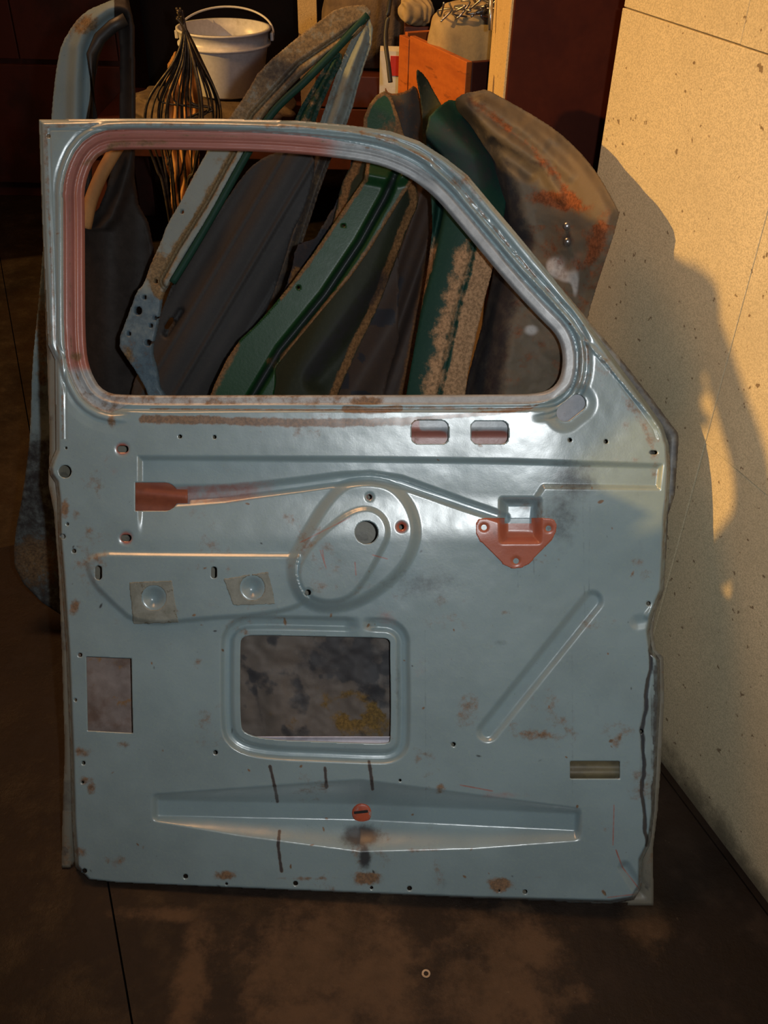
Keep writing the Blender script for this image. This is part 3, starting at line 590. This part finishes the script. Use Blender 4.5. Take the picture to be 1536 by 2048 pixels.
# crumpled cardboard behind the wires
sheet_c = plane(2.95, 6, 0)
def solo(o, label, cat, group=None):
    return tag(o, label, cat, group)
solo(sheet('cardboard_sheet', lambda X, Y: poly(X, Y, smooth([(338, 105), (385, 100), (400, 180), (402, 260), (396, 365), (392, 900), (350, 900), (346, 370), (325, 320), (330, 200)], 1)), (315, 90, 410, 900), 3, sheet_c, lambda X, Y: .012*np.sin(X*.33+np.sin(Y*.05)*1.5)+.01*np.sin(Y*.08), MT['cardboard'], None, .003), 'crumpled orange-brown cardboard standing behind the wire bundle', 'cardboard')
# brown pillow-like bag and plank at the top
p = at(690, 30, 2.9); lump('cloth_bag', (float(p[0])+.06, 2.95, float(p[2])-.02), (.125, .11, .12), MT['sack'], 5, 'brown cloth bag on the bench top behind the pale pillar tip', 'bag', .05)
zbag = float(p[2])-.02-.12*.98
cr = empty('wooden_crate', (float(p[0])+.06, 2.95, zb-.1), 'dark wooden crate on the bench under the brown cloth bag', 'crate')
for k in range(3):
    h_ = (zbag-(zb-.1))/3; bb('slat', float(p[0])-.08, float(p[0])+.20, 2.83, 3.07, zb-.1+h_*k+.001, zb-.1+h_*(k+1)-.003, MT['maroon_dull'], cr)
def stick(name, pts, wx, wyy, mat, label, cat, yaw=0):
    a, b = (np.array(q, float) for q in pts); d = (b-a)/np.linalg.norm(b-a); xx = np.cross(d, [0, 1, 0]); xx /= np.linalg.norm(xx); yy = np.cross(d, xx)
    bm = bmesh.new(); box(bm, (a+b)/2, xx, yy, d, wx, wyy, np.linalg.norm(b-a)/2); o = bmobj(name, bm, mat, None, bevel=.001, base=a); return tag(o, label, cat)
q1 = at(616, 60, 3.4)
stick('chipboard_offcut', ((q1[0], 3.42, zb-.09), (q1[0]-.01, 3.48, 1.35)), .031, .008, MT['chip_plain'], 'narrow upright chipboard offcut between bucket and brown bag', 'board')
# orange drawer box on a stand, with a beige bundle in it
oy = 2.07; K = at(933, 124, oy); zt = float(K[2]); Lf = at(799, 50, 2.36); Lf = np.array([Lf[0], Lf[1], 0]); K2 = np.array([K[0], K[1], 0]); e1 = Lf-K2; L1 = np.linalg.norm(e1); e1 /= L1; e2 = np.array([-e1[1], e1[0], 0]); e2 = e2 if e2[0] > 0 else -e2
zt2 = zt; zb2 = zt-.33
dr = empty('drawer_box', (K2+e1*L1/2+e2*.095)+np.array([0, 0, zb2]), 'orange varnished wooden drawer box with open top near the cupboard', 'wooden box')
def db(name, u0, u1, v0, v1, z0, z1, mat=MT['orange_wood']):
    bm = bmesh.new(); c = K2+e1*(u0+u1)/2+e2*(v0+v1)/2+np.array([0, 0, (z0+z1)/2]); box(bm, c, e1, e2, (0, 0, 1), (u1-u0)/2, (v1-v0)/2, (z1-z0)/2); return bmobj(name, bm, mat, dr, bevel=.0015)
db('side_panel', 0, L1*.83, 0, .014, zb2, zt2); db('side_panel', 0, L1, .176, .19, zb2, zt2); db('end_panel', 0, .014, .014, .176, zb2, zt2-.002, MT['maroon_dull']); db('end_panel', L1-.014, L1, .014, .176, zb2, zt2-.002)  # near end panel in dark wood paints the box's shaded face
db('side_panel', L1*.845, L1, 0, .014, zb2, zt2-.008); db('bottom_panel', .014, L1-.014, .014, .176, zb2, zb2+.01)
st = empty('stool', (K2+e1*L1/2+e2*.095), 'plain dark stool carrying the orange drawer box', 'stool')
def sb(name, u0, u1, v0, v1, z0, z1):
    bm = bmesh.new(); c = K2+e1*(u0+u1)/2+e2*(v0+v1)/2+np.array([0, 0, (z0+z1)/2]); box(bm, c, e1, e2, (0, 0, 1), (u1-u0)/2, (v1-v0)/2, (z1-z0)/2); return bmobj(name, bm, MT['maroon_dull'], st)
sb('seat', -.01, L1+.01, -.01, .20, zb2-.025, zb2)
for u in (0, L1-.03):
    for v in (0, .16): sb('leg', u, u+.03, v, v+.03, 0, zb2-.025)
bcn = K2+e1*L1*.52+e2*.095; lump('canvas_bundle', (bcn[0], bcn[1], zt-.01), (.088, .066, .09), MT['canvas'], 1, 'rounded beige canvas bundle sitting in the orange drawer box', 'bundle', .03)
# tangle of metal fittings on the bundle
tg = empty('wire_tangle', at(940, 30, 2.2), 'tangle of bright bent wire and rods above the beige bundle', 'wire')
for k in range(9):
    c0 = np.array([random.uniform(885, 985), random.uniform(-15, 35)]); pts = [at(c0[0]+random.uniform(-28, 28), c0[1]+random.uniform(-22, 22), 2.2+random.uniform(-.03, .03)) for _ in range(5)]
    bm = bmesh.new(); tube(bm, spline(pts, 6), .0022, 6); bmobj('wire', bm, MT['steel'], tg, smoothed=True)
bm = bmesh.new(); tube(bm, [at(982, -10, 1.95), at(981, 60, 1.93)], .004, 8); tag(bmobj('metal_rod', bm, MT['steel'], None, smoothed=True, base=at(981, 60, 1.93)), 'shiny thin rod hanging beside the chipboard cupboard side', 'rod')
p = at(835, 25, 2.45); lump('rope_ring', (float(p[0]), 2.47, float(p[2])), (.04, .03, .03), MT['canvas'], 7, 'small pale knotted rag behind the beige bundle', 'rag', .1)
tag(bb('post', float(p[0])-.03, float(p[0])+.03, 2.45, 2.51, 0, float(p[2])-.03*.98, MT['maroon_dull'], None), 'dark wooden post carrying the pale knotted rag', 'post')
# red and white carton
ct = empty('carton', at(780, 170, 2.6), 'small white carton with a red patch beside the orange box', 'carton')
def qd(name, x0, y0, x1, y1, Y, dep, mat):
    a = at(x0, y0, Y); b = at(x1, y1, Y); bm = bmesh.new(); box(bm, (a+b)/2+np.array([0, dep/2, 0]), (1, 0, 0), (0, 1, 0), (0, 0, 1), abs(b[0]-a[0])/2, dep/2, abs(b[2]-a[2])/2); return bmobj(name, bm, mat, ct)
qd('box_body', 760, 102, 800, 672, 2.6, .06, MT['paper_white']); qd('printed_patch', 781, 112, 797, 152, 2.598, .002, MT['paper_red'])
# black cable dropping in front
bm = bmesh.new(); tube(bm, spline([at(784, -20, 2.0), at(776, 30, 2.0), at(771, 80, 1.98), at(777, 130, 1.96), at(781, 165, 1.95)], 8), .0045, 8)
tag(bmobj('cable', bm, MT['rubber'], None, smoothed=True, base=at(781, 165, 1.95)), 'black cable hanging down beside the white and red carton', 'cable')

# ------------------------------------------------------------------ body panels leaning in a pile behind the door
def zmask(R=0, G=0, B=0):
    return lambda X, Y: np.stack([R+0*X, G+0*X, B+0*X, 1+0*X], -1)
def rustmask(gfun, bfun=None, rfun=None):  # gfun is rust; bfun is black, including shade painted into the pillar groove
    return lambda X, Y: np.stack([rfun(X, Y) if rfun else 0*X, gfun(X, Y), bfun(X, Y) if bfun else 0*X, 1+0*X], -1)
P_green = worn_paint('worn_dark_green_paint', (.006, .034, .011), rough=.42, coat=.05, rustc=(.16, .085, .035), spec=0.22)
P_teal = worn_paint('worn_dark_teal_paint', (.008, .034, .025), rough=.55, coat=.0, rustc=(.40, .24, .13), spec=0.12)
P_shell = worn_paint('dusty_blue_grey_shell_paint', (.17, .23, .25), primer=(.028, .024, .022), rough=.6, coat=0, rustc=(.20, .13, .06), spec=0.12)
P_grey = worn_paint('dusty_dark_grey_paint', (.036, .034, .034), rough=.6, coat=0, rustc=(.12, .06, .03), spec=0.12)
P_blue = worn_paint('dusty_blue_grey_paint', (.17, .20, .195), primer=(.055, .105, .155), rough=.45, coat=.05, rustc=(.20, .13, .06), spec=0.12)
P_brown = worn_paint('rusty_brown_steel', (.05, .032, .024), rough=.6, coat=0, rustc=(.20, .09, .03), spec=0.12)
P_dust = worn_paint('dusty_weathered_steel', (.12, .095, .068), rough=.6, coat=0, primer=(.42, .40, .38), rustc=(.20, .065, .025), spec=0.12)
P_olive = worn_paint('dark_olive_paint', (.016, .020, .012), rough=.6, coat=.0, rustc=(.20, .10, .04), spec=0.12)
def hole_keep(P, hs, it=1):
    PS = smooth(P, it)
    def f(X, Y):
        v = poly(X, Y, PS)
        for h in hs: v = np.maximum(v, -circ(X, Y, *h))
        return v
    return f, PS
def bb_(P, pad=6):
    P = np.array(P); return (P[:, 0].min()-pad, P[:, 1].min()-pad, P[:, 0].max()+pad, P[:, 1].max()+pad)
G_ = 'old body panels leaning in a pile behind the door'
# 1 door shell with curved window frame, far left
pl1 = plane(1.33, 19, 0)
O1 = [(100, 1222), (30, 1150), (28, 1080), (48, 980), (62, 860), (64, 740), (78, 600), (95, 400), (102, 240), (116, 110), (135, 66), (168, 24), (215, 4), (262, -16), (266, 240), (262, 392), (300, 460), (312, 600), (322, 790), (330, 1262), (200, 1262)]
I1 = [(178, 330), (183, 110), (196, 74), (225, 48), (240, 44), (240, 235), (236, 292), (205, 410), (176, 440)]
k1o, S1o = hole_keep(O1, []); S1i = smooth(I1, 1)
g1_ = empty('car_door', fl(180, 1222), 'dull blue-grey door shell with curved window frame, at far left of the pile', 'car door', G_)
sheet('door_panel', lambda X, Y: np.maximum(k1o(X, Y), -poly(X, Y, S1i)), bb_(O1), 4, pl1,
      lambda X, Y: .018*bump(poly(X, Y, S1i)-30, 22)*(Y < 460)-.02*sst(0, 14, -poly(X, Y, S1o))*0+.03*np.sin((X-170)/26.)*sst(300, 420, Y)*(1-sst(700, 900, Y))*.5-.03*sst(100, 60, X)*0,
      P_shell, g1_, .02, rustmask(lambda X, Y: .12+.5*blob(X, Y, 165, 50, 50, 30)+.6*blob(X, Y, 70, 1120, 60, 60)+.6*blob(X, Y, 85, 680, 14, 120),
      lambda X, Y: .15+.4*blob(X, Y, 90, 800, 30, 60)+.35*(Y > 880)*(X < 130),
      lambda X, Y: .62*(X < 140)*sst(820, 900, Y)+.95*(X > 160)*sst(270, 310, Y)+.9*(X > 226)*(Y < 300)))
bm = bmesh.new(); tube(bm, [hit(x, y, pl1, .024) for x, y in spline([(236, 292), (205, 345), (182, 400), (170, 455)], 6)], .011, 8); bmobj('window_channel', bm, MT['cardboard'], g1_, smoothed=True)['label'] = 'rust-brown slanting glass channel'
bm = bmesh.new(); tube(bm, [hit(x, y, pl1, .014) for x, y in [(184, 245), (186, 110), (200, 76), (226, 52), (252, 38)]], .010, 8); bmobj('window_seal', bm, MT['rubber'], g1_, smoothed=True)
# 2 slanting door pillar, pale blue-grey
L2 = [(677, 14), (640, 42), (600, 71), (521, 138), (496, 183), (458, 238), (415, 303), (381, 365), (359, 410), (334, 450), (322, 486), (302, 527), (290, 567), (274, 583), (258, 628), (235, 688), (254, 717), (274, 745), (298, 788), (330, 900), (430, 1300)]
R2 = [(600, 1300), (420, 900), (318, 788), (312, 741), (300, 704), (310, 664), (318, 624), (322, 591), (338, 563), (371, 503), (399, 462), (427, 414), (455, 361), (488, 303), (517, 238), (560, 188), (607, 141), (665, 95), (724, 61), (748, 8)]
C2 = [(a+b)/2 for a, b in ()]
k2, S2 = hole_keep(L2+R2, [(364, 424, 4.5), (312, 563, 5), (289, 595, 5), (276, 622, 9), (310, 637, 5), (302, 652, 5), (258, 668, 5), (296, 686, 7)], 1)
pl2 = plane(1.07, 24, 0)
g2_ = empty('body_pillar', fl(400, 1300), 'pale blue-grey window pillar slanting down from top centre, drilled with holes near its foot', 'body pillar', None)
EDG = R2[2:][::-1]
sheet('pillar', k2, bb_(L2+R2), 3, pl2,
      lambda X, Y: -.012*bump(line(X, Y, [(724, 61), (607, 141), (517, 238), (488, 303), (427, 414), (371, 503), (338, 563)])-16, 6)*(Y < 590)-.014*sst(14, 0, -poly(X, Y, S2))*0+.006*np.sin(Y*.03)*sst(600, 700, Y)+.01*sst(700, 660, Y)*0, P_blue, g2_, .018,
      rustmask(lambda X, Y: .28+.75*bump(line(X, Y, [(517, 238), (488, 303), (427, 414), (371, 503), (330, 575)])-18, 12)+.9*blob(X, Y, 318, 540, 20, 30)+.35*(Y < 240)+.4*blob(X, Y, 250, 712, 20, 20), lambda X, Y: .35*(Y < 240)+.3*blob(X, Y, 560, 140, 60, 50)+.25*sst(690, 760, Y), lambda X, Y: .6*sst(545, 600, Y)))
bm = bmesh.new(); tube(bm, [hit(x, y, pl2, -.004) for x, y in spline([(735, 30), (672, 98), (612, 160), (545, 225), (496, 305), (440, 405), (385, 500), (345, 565)], 6)], .006, 8)
o = bmobj('glass_channel', bm, P_teal, g2_, smoothed=True); o['label'] = 'dark green channel along the pillar edge'
# ribs behind it
def rail(name, pts, r, mat, label, cat, group=None, hgt=0., pl=None, seg=10, squash=None):
    bm = bmesh.new(); P = [hit(x, y, pl, hgt) for x, y in spline(pts, 6)]; tube(bm, P, r, seg); return tag(bmobj(name, bm, mat, None, smoothed=True, base=P[-1]), label, cat, group)
plr = plane(1.42, 20, 0)
def strip(name, L, R, pl, prof, mat, label, cat, colf, step=4, thick=.012, parent=None):
    P = L+R; k, Sx = hole_keep(P, [], 1)
    o = sheet(name, k, bb_(P), step, pl, lambda X, Y: prof(X, Y, Sx), mat, parent, thick, colf)
    if parent is None:
        me = o.data; b = np.array(hit(P[0][0], max(q[1] for q in P), pl)); 
        return tag(o, label, cat, G_ if False else None)
    return o
strip('window_frame_rail', [(735, 20), (700, 85), (672, 150), (645, 235), (580, 420), (500, 640), (400, 1000), (330, 1400)], [(380, 1400), (470, 1000), (560, 640), (625, 420), (672, 290), (700, 235), (722, 150), (750, 70)], plr,
      lambda X, Y, S_: .006*np.sin(poly(X, Y, S_)*.2), P_blue, 'blue-grey tubular frame rail dropping behind the pale pillar tip', 'frame rail', rustmask(lambda X, Y: .3+.6*(Y > 300), lambda X, Y: .35+.35*(Y > 300)))
strip('window_frame_rail', [(668, 100), (628, 170), (590, 235), (560, 330)], [(600, 330), (632, 235), (660, 170), (690, 112)], plane(1.36, 21),
      lambda X, Y, S_: .008*np.sin(poly(X, Y, S_)*.3), P_teal, 'thin dark green frame rail between pale pillar and tubular rail', 'frame rail', rustmask(lambda X, Y: .35+0*X))
# 3 dark grey ribbed panel in the middle
O3 = [(500, 330), (560, 300), (640, 300), (610, 420), (585, 462), (570, 520), (528, 640), (470, 760), (440, 840), (330, 1450), (200, 1450), (250, 800), (300, 700), (330, 600), (380, 500), (440, 420)]
def h3(X, Y):
    u = (X*.86+Y*.51)                      # across the ribs
    v = X*.5+Y*.27
    return .010*np.sin(u/34+.6*np.sin(v/60))+.004*np.sin(u/13+1)+.006*bump(np.mod(u+9*np.sin(v/50), 62)-31, 7)-.02*bump(caps(X, Y, 333, 668, 362, 622, 0), 10)
k3, S3 = hole_keep(O3, [], 2)
tag(sheet('body_panel', lambda X, Y: np.maximum(k3(X, Y), -caps(X, Y, 333, 655, 343, 640, 5)), bb_(O3), 4, plane(1.20, 22), h3, P_grey, None, .004, rustmask(lambda X, Y: .0+.3*blob(X, Y, 480, 360, 40, 60), lambda X, Y: 0*X)), 'dark grey ribbed body panel right of the pale slanting pillar', 'body panel', G_)
# left grey folded panel already part of 1; 4 rusty ragged strip
O4 = [(650, 300), (720, 290), (640, 470), (590, 490), (597, 470), (575, 560), (548, 625), (500, 790), (430, 1000), (350, 1400), (520, 1400), (800, 800), (800, 300)]
k4, S4 = hole_keep(O4, [], 1)
tag(sheet('body_panel', lambda X, Y: k4(X, Y)+5*vnoise(X, Y, 12, 4), bb_(O4), 4, plane(1.13, 24), lambda X, Y: .005*np.sin((X*.86+Y*.5)/13)+.01*np.sin((X*.86+Y*.5)/37), P_brown, None, .004, rustmask(lambda X, Y: .2+.8*bump(line(X, Y, [(700, 300), (600, 500), (540, 700)]), 30), lambda X, Y: .35+.5*(vnoise(X, Y, 40, 3) > .6))), 'rusty brown body panel with ragged edge left of the green one', 'body panel', G_)
# 5 green window pillar pair
pl5 = plane(.99, 26, 0)
O5 = [(415, 800), (467, 692), (524, 640), (605, 540), (700, 400), (738, 345), (722, 250), (745, 195), (778, 178), (800, 240), (828, 345), (824, 366), (801, 398), (721, 530), (640, 626), (560, 722), (548, 740), (552, 760), (545, 800), (470, 1000), (400, 1300), (250, 1300)]
k5, S5 = hole_keep(O5, [(687, 451, 4), (597, 575, 4), (740, 400, 0.1)], 1)
CEN5 = [(500, 800), (560, 700), (650, 590), (720, 485), (770, 395), (790, 350)]
def h5(X, Y):
    c = line(X, Y, CEN5); h = -.022*bump(c, 13)
    h += .010*bump(line(X, Y, [(738, 350), (780, 358), (818, 350)]), 22)
    return h
g5_ = empty('body_pillar', fl(380, 1300), 'glossy dark green door frame pillar with two parallel flanges, seen through the window', 'body pillar')
sheet('pillar', k5, bb_(O5), 3, pl5, h5, P_green, g5_, .014, rustmask(lambda X, Y: .12+.85*bump(line(X, Y, [(415, 790), (467, 692)]), 22)+.72*bump(poly(X, Y, S5)+3, 7)*(X > 560)+.5*blob(X, Y, 545, 725, 16, 16)+.5*blob(X, Y, 800, 280, 60, 50),
      lambda X, Y: .85*bump(line(X, Y, CEN5), 11)+.3*sst(360, 250, Y), lambda X, Y: 0*X))  # black along the centre line paints shade into the groove
# 6 dark olive sheet with rusted curved edge
O6 = [(700, 300), (780, 290), (818, 350), (836, 378), (838, 410), (820, 446), (790, 527), (757, 616), (713, 704), (676, 790), (600, 1000), (500, 1400), (350, 1400), (520, 800), (640, 560)]
k6, S6 = hole_keep(O6, [], 1)
tag(sheet('body_panel', k6, bb_(O6), 4, plane(1.06, 26), lambda X, Y: .010*sst(0, 40, -poly(X, Y, S6))+.006*np.sin((X+Y*.5)/30)-.02*bump(line(X, Y, [(800, 540), (640, 760)])-0, 40), P_olive, None, .005, rustmask(lambda X, Y: .1+.85*bump(poly(X, Y, S6)+10, 14)*(X > 650), lambda X, Y: .65*bump(line(X, Y, [(760, 560), (620, 740)]), 50))), 'dark olive body panel with rusted curved edge right of the green pillar', 'body panel', G_)
# 7 purple-brown ribbed sheet
O7 = [(770, 300), (860, 320), (880, 440), (858, 527), (842, 624), (813, 800), (780, 1300), (560, 1300), (676, 790), (757, 616), (836, 400)]
k7, S7 = hole_keep(O7, [], 1)
tag(sheet('body_panel', k7, bb_(O7), 4, plane(1.16, 25), lambda X, Y: .012*np.sin((X*.94+Y*.33)/12)+.004*np.sin((X*.94+Y*.33)/5), P_brown, None, .005, rustmask(lambda X, Y: .25+.6*bump(line(X, Y, [(872, 440), (840, 624), (805, 800)]), 16), lambda X, Y: .45+.5*bump(line(X, Y, [(800, 560), (760, 680), (745, 800)])-0, 12))), 'purple-brown ribbed body panel between the olive and the teal ones', 'body panel', G_)
# 8 leaf shaped grey sheet sticking up
O8 = [(769, 170), (776, 186), (790, 188), (812, 184), (832, 168), (842, 202), (851, 262), (846, 300), (840, 900), (760, 900), (771, 260)]
k8, S8 = hole_keep(O8, [], 1)
tag(sheet('bracket_plate', k8, bb_(O8), 3, plane(1.42, 20), lambda X, Y: .025*np.cos((X-810)/28), P_grey, None, .004, rustmask(lambda X, Y: .35+.5*bump(poly(X, Y, S8), 6))), 'upright grey curved plate with forked tip above the door frame', 'plate')
O9 = [(829, 134), (850, 150), (872, 190), (900, 240), (905, 330), (880, 800), (840, 800), (846, 300), (845, 220)]
k9, S9 = hole_keep(O9, [], 1)
tag(sheet('body_panel', k9, bb_(O9), 3, plane(1.30, 21), lambda X, Y: .02*np.sin((X+Y*.2)/30), P_olive, None, .004, rustmask(lambda X, Y: .25+0*X, lambda X, Y: .3+0*X)), 'thin dark pointed panel right of the forked grey plate', 'body panel', G_)
# 10 teal panel with rust and tan flange
O10 = [(805, 840), (813, 790), (842, 624), (858, 527), (868, 440), (855, 330), (852, 240), (880, 212), (905, 196), (940, 220), (968, 262), (1005, 310), (1016, 360), (1010, 430), (989, 527), (963, 624), (927, 790), (880, 1300), (700, 1300)]
k10, S10 = hole_keep(O10, [], 1)
def xr(Y): return np.interp(Y, [200, 310, 360, 430, 527, 624, 790, 1300], [905, 1005, 1016, 1010, 989, 963, 927, 880])
def h10(X, Y):
    d = xr(Y)-X
    return -.030*sst(60, 0, d)*sst(470, 300, Y)-.006*bump(d-50, 8)*sst(400, 480, Y)-.03*bump(d-132, 14)+.010*np.sin(d/40.)
def r10(X, Y):
    d = xr(Y)-X; tan = (1-sst(34, 48, d))*sst(440, 500, Y); mott = bump(d-66, 48)*sst(440, 520, Y)*.62
    return np.maximum(np.maximum(tan*.95, mott), .7*bump(d-130, 16)*sst(420, 520, Y))+.25*sst(500, 250, Y)*vnoise(X, Y, 30, 5)
tag(sheet('body_panel', k10, bb_(O10), 3, plane(.975, 26), h10, P_teal, None, .01, rustmask(r10, lambda X, Y: .55*sst(430, 350, Y)*sst(200, 260, Y))), 'dark teal body panel with heavy rust and tan flange seen through the window', 'body panel', G_)
# 11 big dusty fender on the right
O11 = [(905, 203), (930, 186), (954, 183), (972, 178), (1005, 196), (1052, 222), (1113, 260), (1160, 303), (1197, 349), (1224, 396), (1239, 426), (1240, 427), (1239, 429), (1226, 478), (1205, 540), (1177, 626), (1150, 760), (1120, 900), (1080, 1300), (850, 1300), (925, 800), (980, 600), (1005, 430), (990, 330), (950, 260)]
PS11 = smooth(O11, 1)[:]
def h11(X, Y):
    ridge = np.interp(Y, [180, 330, 480, 600, 800, 1300], [930, 1035, 1078, 1045, 1015, 940]); d = X-ridge
    h = .05-.085*sst(0, -110, d)-.010*sst(0, 30, -poly(X, Y, PS11))*0
    h += -.03*sst(-6, -24, -poly(X, Y, PS11)*-1)*0
    for l, k in (([(930, 215), (1010, 275), (1085, 330), (1120, 390)], .012), ([(960, 205), (1060, 270), (1140, 350)], .010), ([(985, 290), (1060, 350)], -.012)): h += k*bump(line(X, Y, l), 20)
    h -= .012*sst(22, 0, -poly(X, Y, PS11)); h += .12*sst(1060, 1240, X)*sst(230, 430, Y)*(1-.6*sst(480, 640, Y))
    return h+(fbm(X, Y, 90, 12)-.5)*.025+(fbm(X, Y, 22, 2)-.5)*.005
def m11(X, Y):
    ridge = np.interp(Y, [180, 330, 480, 600, 800, 1300], [930, 1035, 1078, 1045, 1015, 940]); d = X-ridge
    G = .15+.85*blob(X, Y, 1115, 402, 55, 16, .25)+.6*blob(X, Y, 1200, 470, 14, 50, .35)+1*.30*vnoise(X, Y, 26, 8)*(Y > 450)+.35*bump(line(X, Y, [(940, 200), (1060, 290), (1150, 400)]), 20)
    B = .75*sst(10, -30, d)+.8*blob(X, Y, 1134, 480, 14, 20)+.5*sst(250, 200, Y)*sst(1010, 960, X)+.45*bump(line(X, Y, [(985, 280), (1080, 330), (1125, 385)]), 14)+.35*blob(X, Y, 1060, 540, 40, 60)  # first term paints the shaded side left of the ridge
    R = .95*blob(X, Y, 1108, 535, 16, 18)*1.1+.75*blob(X, Y, 1135, 555, 18, 12)+.7*blob(X, Y, 1150, 575, 8, 26)+.8*blob(X, Y, 1062, 660, 18, 14)+.4*blob(X, Y, 1150, 520, 50, 40)
    return np.stack([R, G, B, 1+0*X], -1)
fd = empty('fender', fl(980, 1300), 'large dusty brown rusted fender rising right of the door window', 'fender')
sheet('fender_skin', lambda X, Y: poly(X, Y, PS11), bb_(O11), 3, plane(1.0, 26), h11, P_dust, fd, .012, m11)
pf = plane(1.0, 26)
for x, y in ((1134, 452), (1135, 483)):
    bm = bmesh.new(); c = hit(x, y, pf, float(h11(np.array([[float(x)]]), np.array([[float(y)]]))[0, 0])); bmesh.ops.create_uvsphere(bm, u_segments=12, v_segments=8, radius=.006, matrix=Matrix.Translation(Vector(c))); bmobj('bolt', bm, MT['steel'], fd, smoothed=True)

bm = bmesh.new(); wc = fl(852, 1948); lathe(bm, [(.0035, .0003), (.0062, .0003), (.0062, .0015), (.0035, .0015), (.0035, .0003)], wc, 20)
tag(bmobj('washer', bm, MT['steel'], None, base=wc), 'tiny steel washer lying on the floor in front of the door', 'washer')
# ------------------------------------------------------------------ person outside the frame, and unseen blockers added to shade the door
SV = np.cross(SUN, [0, 0, 1]); SV /= np.linalg.norm(SV); SH = np.array([math.sin(AZ), math.cos(AZ), 0])
def sp(s, t, H):       # point at side offset s and run H along the sun's heading, whose shadow ray passes at height t
    return SV*s+SH*H+np.array([0, 0, t/math.cos(EL)-H*math.tan(EL)])
def upright(name, s0, s1, ttop, k, thick, mat, label, cat):
    a = sp(s0, ttop, k); b = sp(s1, ttop, k); zt_ = a[2]; bm = bmesh.new(); c = (a+b)/2; c[2] = zt_/2
    box(bm, c-SH*thick/2, SV, SH, (0, 0, 1), abs(s1-s0)/2, thick/2, zt_/2); return tag(bmobj(name, bm, mat, None, base=np.array([c[0], c[1], 0]), bevel=.001), label, cat)
upright('sun_block_sheet', -1.80, -1.02, 1.105, -.60, .018, MT['chip_plain'], 'unseen upright chipboard sheet added left of the door to block the sun', 'board')  # added out of view to keep the sun off the door
upright('sun_block_panel', -6.0, -3.45, 2.4, -2.3, .05, MT['maroon_dull'], 'unseen tall brown panel added far left to block the sun', 'gate')  # added out of view so the far left furniture stays unlit
upright('sun_block_cabinet', -.770, .6, .875, -.40, .24, MT['maroon_dull'], 'unseen brown box added on the left to block the sun', 'cabinet')  # added out of view to shade the lower wall and door
upright('crate', -1.03, -.755, .725, -.68, .2, MT['orange_wood'], 'unseen upright box added in front of the person to block the sun', 'crate')  # added out of view to stop sun leaking past the legs
upright('sun_block_plank', -1.03, -.845, .80, -.64, .018, MT['chip_plain'], 'unseen short wide board added to close a sun gap by the box', 'board')  # added out of view to stop sun reaching the door's right side
def person():
    H0 = -1.22; root = empty('person', (SV*-1.05+SH*H0), 'person in dark work clothes standing with one arm akimbo, outside the picture on the left', 'person')
    W = lambda s_, t, dk=0: sp(s_, t, H0)+SH*dk
    Z = lambda s_, z, dk=0: SV*s_+SH*(H0+dk)+np.array([0, 0, z])
    def grow(name, nodes, edges, mat, par, levels=2):
        me = bpy.data.meshes.new(name); o_ = origin(par)
        me.from_pydata([tuple(np.array(n[0])-o_) for n in nodes], edges, []); o = bpy.data.objects.new(name, me); COL.objects.link(o); o.parent = par; me.materials.append(mat)
        m = o.modifiers.new('skin', 'SKIN'); m.use_smooth_shade = True
        for v, n in zip(me.skin_vertices[0].data, nodes): v.radius = (n[1], n[1] if len(n) < 3 else n[2])
        me.skin_vertices[0].data[0].use_root = True
        s_ = o.modifiers.new('sub', 'SUBSURF'); s_.levels = levels; s_.render_levels = levels; return o
    N = [(W(-1.03, .50), .15, .10), (W(-1.025, .70), .14, .10), (W(-1.025, .87), .15, .11), (W(-1.02, .99, .02), .07), (W(-1.0, .98, .03), .055), (W(-.995, 1.0, .05), .068, .08),
         (W(-.935, 1.025, .02), .036), (W(-.875, .98), .036), (W(-.80, .92), .042), (W(-.765, .85), .045), (W(-.80, .76, .02), .04), (W(-.845, .67, .05), .034), (W(-.87, .63, .06), .03),
         (W(-1.19, .95), .06), (W(-1.26, .75), .05), (W(-1.22, .60, .14), .04), (W(-1.14, .56, .24), .032),
         (Z(-.97, .72), .095), (Z(-.95, .48, .03), .07), (Z(-.95, .12, -.02), .048), (Z(-.95, .04, 0), .04), (Z(-.94, .035, .14), .035),
         (Z(-1.13, .72), .095), (Z(-1.15, .48, .03), .07), (Z(-1.15, .12, -.02), .048), (Z(-1.15, .04, 0), .04), (Z(-1.16, .035, .14), .035)]
    Ed = [(0, 1), (1, 2), (2, 3), (3, 4), (4, 5), (3, 6), (6, 7), (7, 8), (8, 9), (9, 10), (10, 11), (11, 12), (2, 13), (13, 14), (14, 15), (15, 16), (0, 17), (17, 18), (18, 19), (19, 20), (20, 21), (0, 22), (22, 23), (23, 24), (24, 25), (25, 26)]
    grow('body', N, Ed, mottled('dark_work_clothes', (.03, .035, .05), (.04, .04, .05), None, 8, .9), root)
    skin = mottled('skin', (.45, .25, .17), (.42, .22, .15), None, 20, .55, bump_=.05)
    h = W(-.998, .992, .07)
    lump('face', (h[0]+SH[0]*.02, h[1]+SH[1]*.02, h[2]), (.056, .056, .08), skin, 0, amp=.0, parent=root)
    lump('hair', (h[0]-SH[0]*.015, h[1]-SH[1]*.015, h[2]+.02), (.066, .066, .072), mottled('dark_hair', (.02, .014, .01), (.03, .02, .012), None, 60, .7), 3, amp=.03, parent=root)
    for hd in (W(-.87, .63, .06), W(-1.14, .56, .24)):
        for q in range(5):
            a = hd+SV*(q-2)*.015; L = (.055, .075, .082, .076, .06)[q]; d = SH*L*.7+np.array([0, 0, -L*.6])
            grow('finger', [(a, .009), (a+d*.45, .009), (a+d*.8+np.array([0, 0, -.01]), .008), (a+d+np.array([0, 0, -.02]), .007)], [(0, 1), (1, 2), (2, 3)], skin, root, 1)
person()
